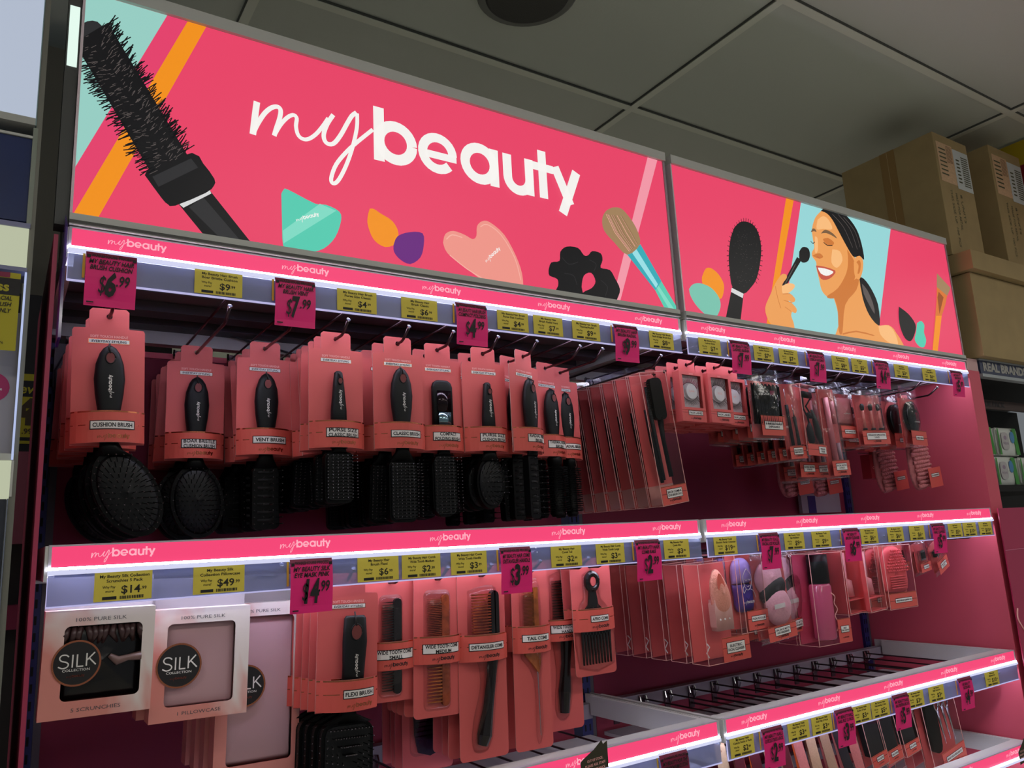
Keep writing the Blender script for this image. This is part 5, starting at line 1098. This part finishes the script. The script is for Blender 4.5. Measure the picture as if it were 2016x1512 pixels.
t = thing('bracket_cover', (2.2, .425, 1.68), 'pale slotted bracket plate low on the right back panel', 'bracket')
b = MB(); b.box(-.10, .10, 0, .012, -.03, .032, mat('grey_bracket', (150, 140, 150), .5)); b.box(-.068, -.03, -.001, -.0002, -.03, .025, BLUEP); b.build('plate', t)

# ------------------------------------------------------------------ purple acrylic fin at the left of the top rail
t = thing('acrylic_fin', (.004, -.012, 2.0), 'purple tinted acrylic fin beside the left end of the top rail', 'sign holder')
b = MB(); b.prism([(0, -.09), (.0035, -.09), (.0035, .072), (.0, .086)], -.0, .06, clear('purple_acrylic', (.45, .3, .7), .1, .1, dcol=(96, 60, 150, .35))); b.build('sheet', t)

# ------------------------------------------------------------------ neighbouring display on the left
G2 = mat('olive_grey_steel', (118, 118, 108), .45)
t = thing('neighbour_post', (-.0345, 0, 0), 'grey steel edge post of the neighbouring display at far left', 'post')
b = MB(); b.box(-.0035, .0035, .0, .35, .02, 2.9, G2); b.build('post', t)
t = thing('neighbour_header', (-.3, 0, 2.4), 'blank pale blue lit header at the top left corner', 'lit sign')
b = MB(); b.box(-.3, .2605, 0, .1, -.174, .42, lit('pale_blue', (176, 186, 204), 1.0)); b.build('lit_face', t)
b = MB(); b.box(-.3, .2605, -.003, .1, -.185, -.1745, mat('white_trim', (176, 178, 172), .4)); b.box(.2606, .2618, -.002, .1, -.185, .42, mat('glass_edge', (150, 176, 180), .2)); b.build('trim', t)
t = thing('neighbour_sign', (-.3, 0, 2.13), 'dark blue glossy panel below the pale lit header', 'sign panel')
b = MB(); b.box(-.3, .2585, .002, .05, -.058, .065, mat('navy_gloss', (24, 42, 92), .25, noise=.15, scale=5)); b.build('panel', t); b = MB(); b.box(-.3, .259, -.001, .0015, .0655, .069, GREYM); b.box(.2587, .2645, -.001, .05, -.062, .082, mat('pale_green_trim', (134, 142, 130), .4)); b.build('trim', t)
t = thing('neighbour_light_front', (-.3, 0, 2.035), 'cream lit shelf front beside the left gap', 'shelf front')
b = MB(); b.box(-.3, .2625, -.002, .05, -.030, .026, lit('cream', (190, 196, 168), .9)); b.build('lit_face', t); b = MB(); b.box(-.3, .2635, -.004, .05, .0265, .033, mat('lavender_trim', (130, 132, 168), .4)); b.box(-.3, .2635, -.004, .05, -.036, -.0305, MATS['lavender_trim']); b.build('trim', t)
t = thing('neighbour_ticket', (-.043, -.012, 1.9925), 'yellow price ticket cut off at the left edge of the picture', 'price ticket')
b = MB(); YB = mat('bright_yellow_card', (178, 168, 30), .6); b.box(-.065, 0, 0, .0006, -.106, 0, YB); b.rect(-.065, 0, -.031, -.008, -.0006, INK); b.rect(-.065, -.012, -.007, 0, -.0006, MAG_D)
b.text('less', -.012, -.026, .0125, YB, -.001, 'r', bold=.03); 
for k, s_ in enumerate(('MINI FACIAL', 'JET BRUSH', 'HYPE ONLY')): b.text(s_, -.008, -.0385 - k * .0085, .0056, INK, -.001, 'r', bold=.02, shear=.25, width=.034)
b.text('9', -.024, -.068, .016, INK, -.001, 'r', bold=.05, shear=.2); b.text('876', -.014, -.098, .0036, INK, -.001, 'r'); b.build('printed_card', t)
t = thing('neighbour_product_box', (-.10, .03, 1.76), 'pale grey product carton with magenta circle behind the cut off ticket', 'carton')
b = MB(); b.box(-.1, .061, 0, .06, -.012, .19, mat('pale_carton', (166, 160, 162), .5)); b.build('carton', t); b = MB(); b.prism(ellipse(.034, .085, .020, .020, 24), -.001, -.0002, mat('magenta_dot', (170, 30, 90), .5)); b.text('Facial', .036, .087, .0042, WHITE, -.0014); b.text('massage', .036, .081, .0042, WHITE, -.0014); b.build('front_print', t)
t = thing('neighbour_lit_edge', (-.0375, -.004, 1.86), 'bright acrylic edge strip glowing along the neighbouring shelf', 'light strip')
b = MB(); b.box(-.0012, .0012, 0, .02, -.115, .138, lit('cold_white_edge', (176, 188, 226), 1.0)); b.build('strip', t)
t = thing('neighbour_lower_front', (-.3, 0, 1.722), 'cream lit strip of the neighbouring shelf, lower down', 'shelf front')
b = MB(); b.box(-.3, .262, -.002, .05, -.024, .022, MATS['print_cream']); b.build('lit_face', t); b = MB(); b.box(-.3, .264, -.003, .05, .0225, .031, GREYM); b.box(.2621, .2648, -.003, .05, -.024, .022, GREYM); b.build('trim', t)
t = thing('neighbour_side_rail', (-.034, -.002, 1.5), 'dark blue grey steel side rail at the lower left edge', 'rail')
b = MB(); b.box(-.006, -.0045, -.004, 0, -.4, .195, mat('steel_bright', (140, 146, 160), .25, .7)); b.box(-.2, -.0065, .0, .002, -.4, .195, mat('slate', (40, 44, 56), .4)); b.build('rail', t)
# things seen far through the gap
t = thing('far_ticket', (-.002, .9, 1.97), 'yellow special offer ticket seen through the gap between the displays', 'price ticket')
b = MB(); yb = mat('dim_yellow_card', (190, 176, 40), .7); b.box(-.03, .025, 0, .001, -.085, .078, yb); b.rect(-.03, .025, .024, .062, -.0005, INK); b.text('new', .018, .032, .022, yb, -.001, 'r', bold=.02, shear=.2); b.text('4', .016, -.038, .055, mat('brown_ink', (70, 52, 30), .6), -.001, 'r', bold=.06); b.text('.99', .008, -.062, .012, MATS['brown_ink'], -.001, 'r', bold=.02); b.rect(-.03, .025, -.078, -.07, -.0005, INK); b.build('printed_card', t)
t = thing('far_shelving', (0, .902, 0), 'dark shelving of the next aisle seen through the gap', 'shelving')
b = MB(); b.box(-.5, .3, 0, .3, .02, 2.24, mat('dark_shelf', (34, 31, 32), .7)); b.build('shelf_body', t); b = MB(); b.box(-.5, .3, .0, .25, 2.2405, 2.9, mat('beige_wall_board', (92, 88, 76), .8)); b.build('beige_board', t)
b = MB(); b.box(-.05, .05, -.06, -.001, 1.66, 1.86, mat('dusty_pink_carton', (140, 70, 88), .6)); b.build('pink_front', t); b = MB(); b.box(-.05, .05, -.05, -.001, 1.48, 1.53, mat('magenta_carton', (120, 20, 60), .6)); b.build('magenta_edge', t)

# ------------------------------------------------------------------ next bay on the right: canopy sign, cartons, wipes, pink sheet
t = thing('canopy_sign', (2.478, 0, 2.045), 'navy sign reading REAL BRANDS at the right edge', 'sign')
b = MB(); b.box(0, .9, 0, .02, 0, .042, mat('navy_sign', (52, 60, 88), .5)); b.text('REAL BRANDS!', .018, .011, .026, mat('silver_letters', (160, 158, 152), .5), -.001, 'l', bold=.05, width=.285); b.build('sign_face', t)
b = MB(); b.box(0, .9, -.004, .02, -.010, -.0004, mat('pale_trim', (165, 172, 176), .35)); b.box(0, .9, -.002, .02, .0424, .0475, MATS['pale_trim']); b.build('trim', t)
t = thing('canopy_board', (2.478, .022, 2.09), 'dark shelf top carrying the stacked cardboard boxes', 'shelf')
b = MB(); b.box(0, 1.2, 0, .6, -.03, -.0002, DARK); b.build('board', t)
t = thing('dark_bay_panel', (2.478, .45, 0), 'dark interior of the next bay under the navy sign', 'panel')
b = MB(); b.box(0, 1.2, 0, .02, .02, 2.05, DARK); b.build('sheet', t)
KRAFT = mat('kraft_cardboard', (166, 144, 100), .8, noise=.06, scale=14, bump=.3); KRAFT2 = mat('kraft_tape', (150, 118, 68), .35)
LBL = mat('orange_white_label', (214, 178, 140), .6, noise=.1, scale=120); LBLW = mat('white_shipping_label', (206, 212, 210), .6); GINK = mat('green_grey_ink', (86, 88, 62), .7)
def carton(x0, x1, y0, y1, z0, z1, lb, yaw=0):
    t = thing('cardboard_box', (x0, y0, z0), lb, 'cardboard box', 'cardboard boxes on the right bay top'); w, d, h = x1 - x0, y1 - y0, z1 - z0; t.rotation_euler = (0, 0, yaw)
    b = MB(); b.box(0, w, 0, d, 0, h, KRAFT); o = b.build('carton', t, mods='bevel')
    b = MB(); b.box(-.0006, -.0001, d * .40, d * .56, .0, h, KRAFT2); b.box(-.0009, -.0006, d * .478, d * .482, 0, h, mat('pale_seam', (190, 166, 120), .6)); b.build('tape', t)
    b = MB(); yy = -.0006; b.rect(w * .06, w * .52, h * .60, h * .93, yy, LBL); b.rect(w * .52, w * .98, h * .58, h * .915, yy - .0003, LBLW)
    for k in range(7): b.rect(w * .10, w * .30, h * (.66 + k * .035), h * (.672 + k * .035), yy - .0005, GINK)
    for k in range(13): b.rect(w * .32, w * .48, h * (.78 + k * .011), h * (.784 + k * .011), yy - .0005, mat('brown_label_ink', (120, 84, 60), .7))
    for k in range(14):
        b.rect(w * .74, w * .94, h * (.62 + k * .0185), h * (.629 + k * .0185), yy - .0008, GINK)
        if k % 2: b.rect(w * .58, w * .68, h * (.62 + k * .0155), h * (.633 + k * .0155), yy - .0008, GINK)
    b.text('THIS SIDE UP  100 PCS', w * .26, h * .55, .012, GINK, yy, 'l', rot=-PI / 2, width=.20); b.text('MADE FOR RETAIL', w * .40, h * .53, .012, GINK, yy, 'l', rot=-PI / 2, width=.13); b.text('8 UNITS', w * .54, h * .53, .012, GINK, yy, 'l', rot=-PI / 2, width=.1)
    b.build('shipping_labels', t); return t
carton(2.432, 2.642, .002, .335, 2.428, 2.852, 'tall cardboard box with taped left side, nearest the lit sign')
carton(2.762, 2.985, -.015, .30, 2.428, 2.880, 'tall cardboard box right of the first one, cut by the picture edge')
t = thing('lidded_box', (2.455, -.04, 2.0931), 'wide lidded cardboard box under the two tall boxes', 'cardboard box', 'cardboard boxes on the right bay top')
b = MB(); b.box(.0, .62, .012, .40, .0, .27, KRAFT); b.build('carton', t, mods='bevel'); b = MB(); b.box(-.022, .65, -.012, .42, .272, .3335, KRAFT); b.build('lid', t, mods='bevel')
t = thing('hanging_banner', (3.06, -.6, 2.62), 'yellow and red hanging banner at the far right under the ceiling', 'banner')
b = MB(); b.box(0, .03, 0, 1.3, .262, .355, mat('banner_yellow', (196, 168, 20), .6)); b.box(0, .03, 0, 1.3, -.1, .2615, mat('banner_red', (150, 20, 34), .6)); b.text('P', 0, .1, .05, WHITE, 0); b.build('cloth', t)
b = MB(); 
for y in (.1, 1.2): b.cyl((.015, y, .355), (.015, y, .362), .002, CHROME, 6)
b.build('hangers', t)
t = thing('value_pack_strip', (2.60, .10, 1.962), 'dim strip lettered VALUE PACK inside the dark next bay', 'label')
b = MB(); b.box(0, .5, 0, .01, 0, .03, mat('brown_strip', (66, 50, 46), .7)); b.text('VALUE PACK', .02, .008, .017, INK, -.001, 'l', bold=.03, width=.19); b.build('strip', t)
t = thing('shelf_board', (2.478, .06, 1.705), 'shelf under the wipe packs in the next bay', 'shelf'); b = MB(); b.box(0, .8, 0, .38, -.02, -.0006, DARK); b.build('board', t)
t = thing('wipes_pack'); PW = mat('white_glossy_film', (206, 210, 204), .25, bump=.4, scale=30); GR = mat('leaf_green_print', (58, 140, 44), .35); BLU = mat('sky_blue_print', (70, 130, 180), .35)
b = MB(); b.dome(rrect(-.075, .075, -.0, .095, .012), .008, .010, PW, 4); b.box(-.072, .072, .008, .12, .003, .092, PW); b.build('pouch', t, True)
b = MB(); b.prism([(.036, .004), (.060, .004), (.050, .092), (.026, .092)], -.0028, -.0021, GR); b.prism(ellipse(.020, .062, .014, .020, 24), -.0034, -.0029, BLU); b.flat(rrect(-.052, -.005, .02, .078, .016), -.0030, mat('pale_grey_print', (180, 176, 176), .4)); b.flat(ellipse(-.028, .060, .01, .007, 12), -.0032, mat('lilac_print', (150, 130, 150), .4)); b.text('wipes', -.028, .038, .011, MATS['lilac_print'], -.0032, width=.036); b.prism([(-.072, .004), (-.060, .004), (-.064, .09), (-.072, .09)], -.0024, -.0018, GR); b.build('front_print', t)
for k, (x, z) in enumerate(((2.600, 1.803), (2.762, 1.803), (2.560, 1.7055), (2.722, 1.7055), (2.884, 1.7055))):
    place(t, k == 0, x, .085, z, 'white pack of wipes with green stripe, %s' % ['upper layer beside the pink end panel', 'upper layer right of the first', 'lower layer beside the pink end panel', 'lower layer second', 'lower layer cut by the picture edge'][k], 'wipes', 'packs of wipes')
t = thing('pink_acrylic_sheet', (2.397, -.02, .9), 'glossy magenta sheet with pale script letter at the lower right edge', 'sign')
b = MB(); b.prism([(0, 0), (.5, 0), (.5, .732), (0, .732)], 0, .003, mat('magenta_sheet', (176, 44, 84), .3)); b.build('sheet', t)
b = MB(); b.tube([(x, -.0012, z) for x, z in smooth([(.012, .45), (-.0 + .004, .425), (.02, .40), (.04, .375), (.08, .30)], 4)], .0022, PALE, 6); b.tube([(.0, -.0012, .612), (.5, -.0012, .615)], .001, mat('pale_pink_line', (214, 110, 150), .3), 5); b.build('script_print', t)

t = thing('dark_post', (0, .004, 2.077), 'slim dark grey post with a lit white window left of the header sign', 'post')
b = MB(); b.box(-.0085, .0082, 0, .03, 0, .75, mat('dark_grey_post', (70, 72, 70), .5)); b.build('post', t)
b = MB(); b.box(-.0066, .0064, -.0012, -.0002, .246, .345, lit('side_window', (228, 250, 238), 1.0)); b.build('lit_window', t)
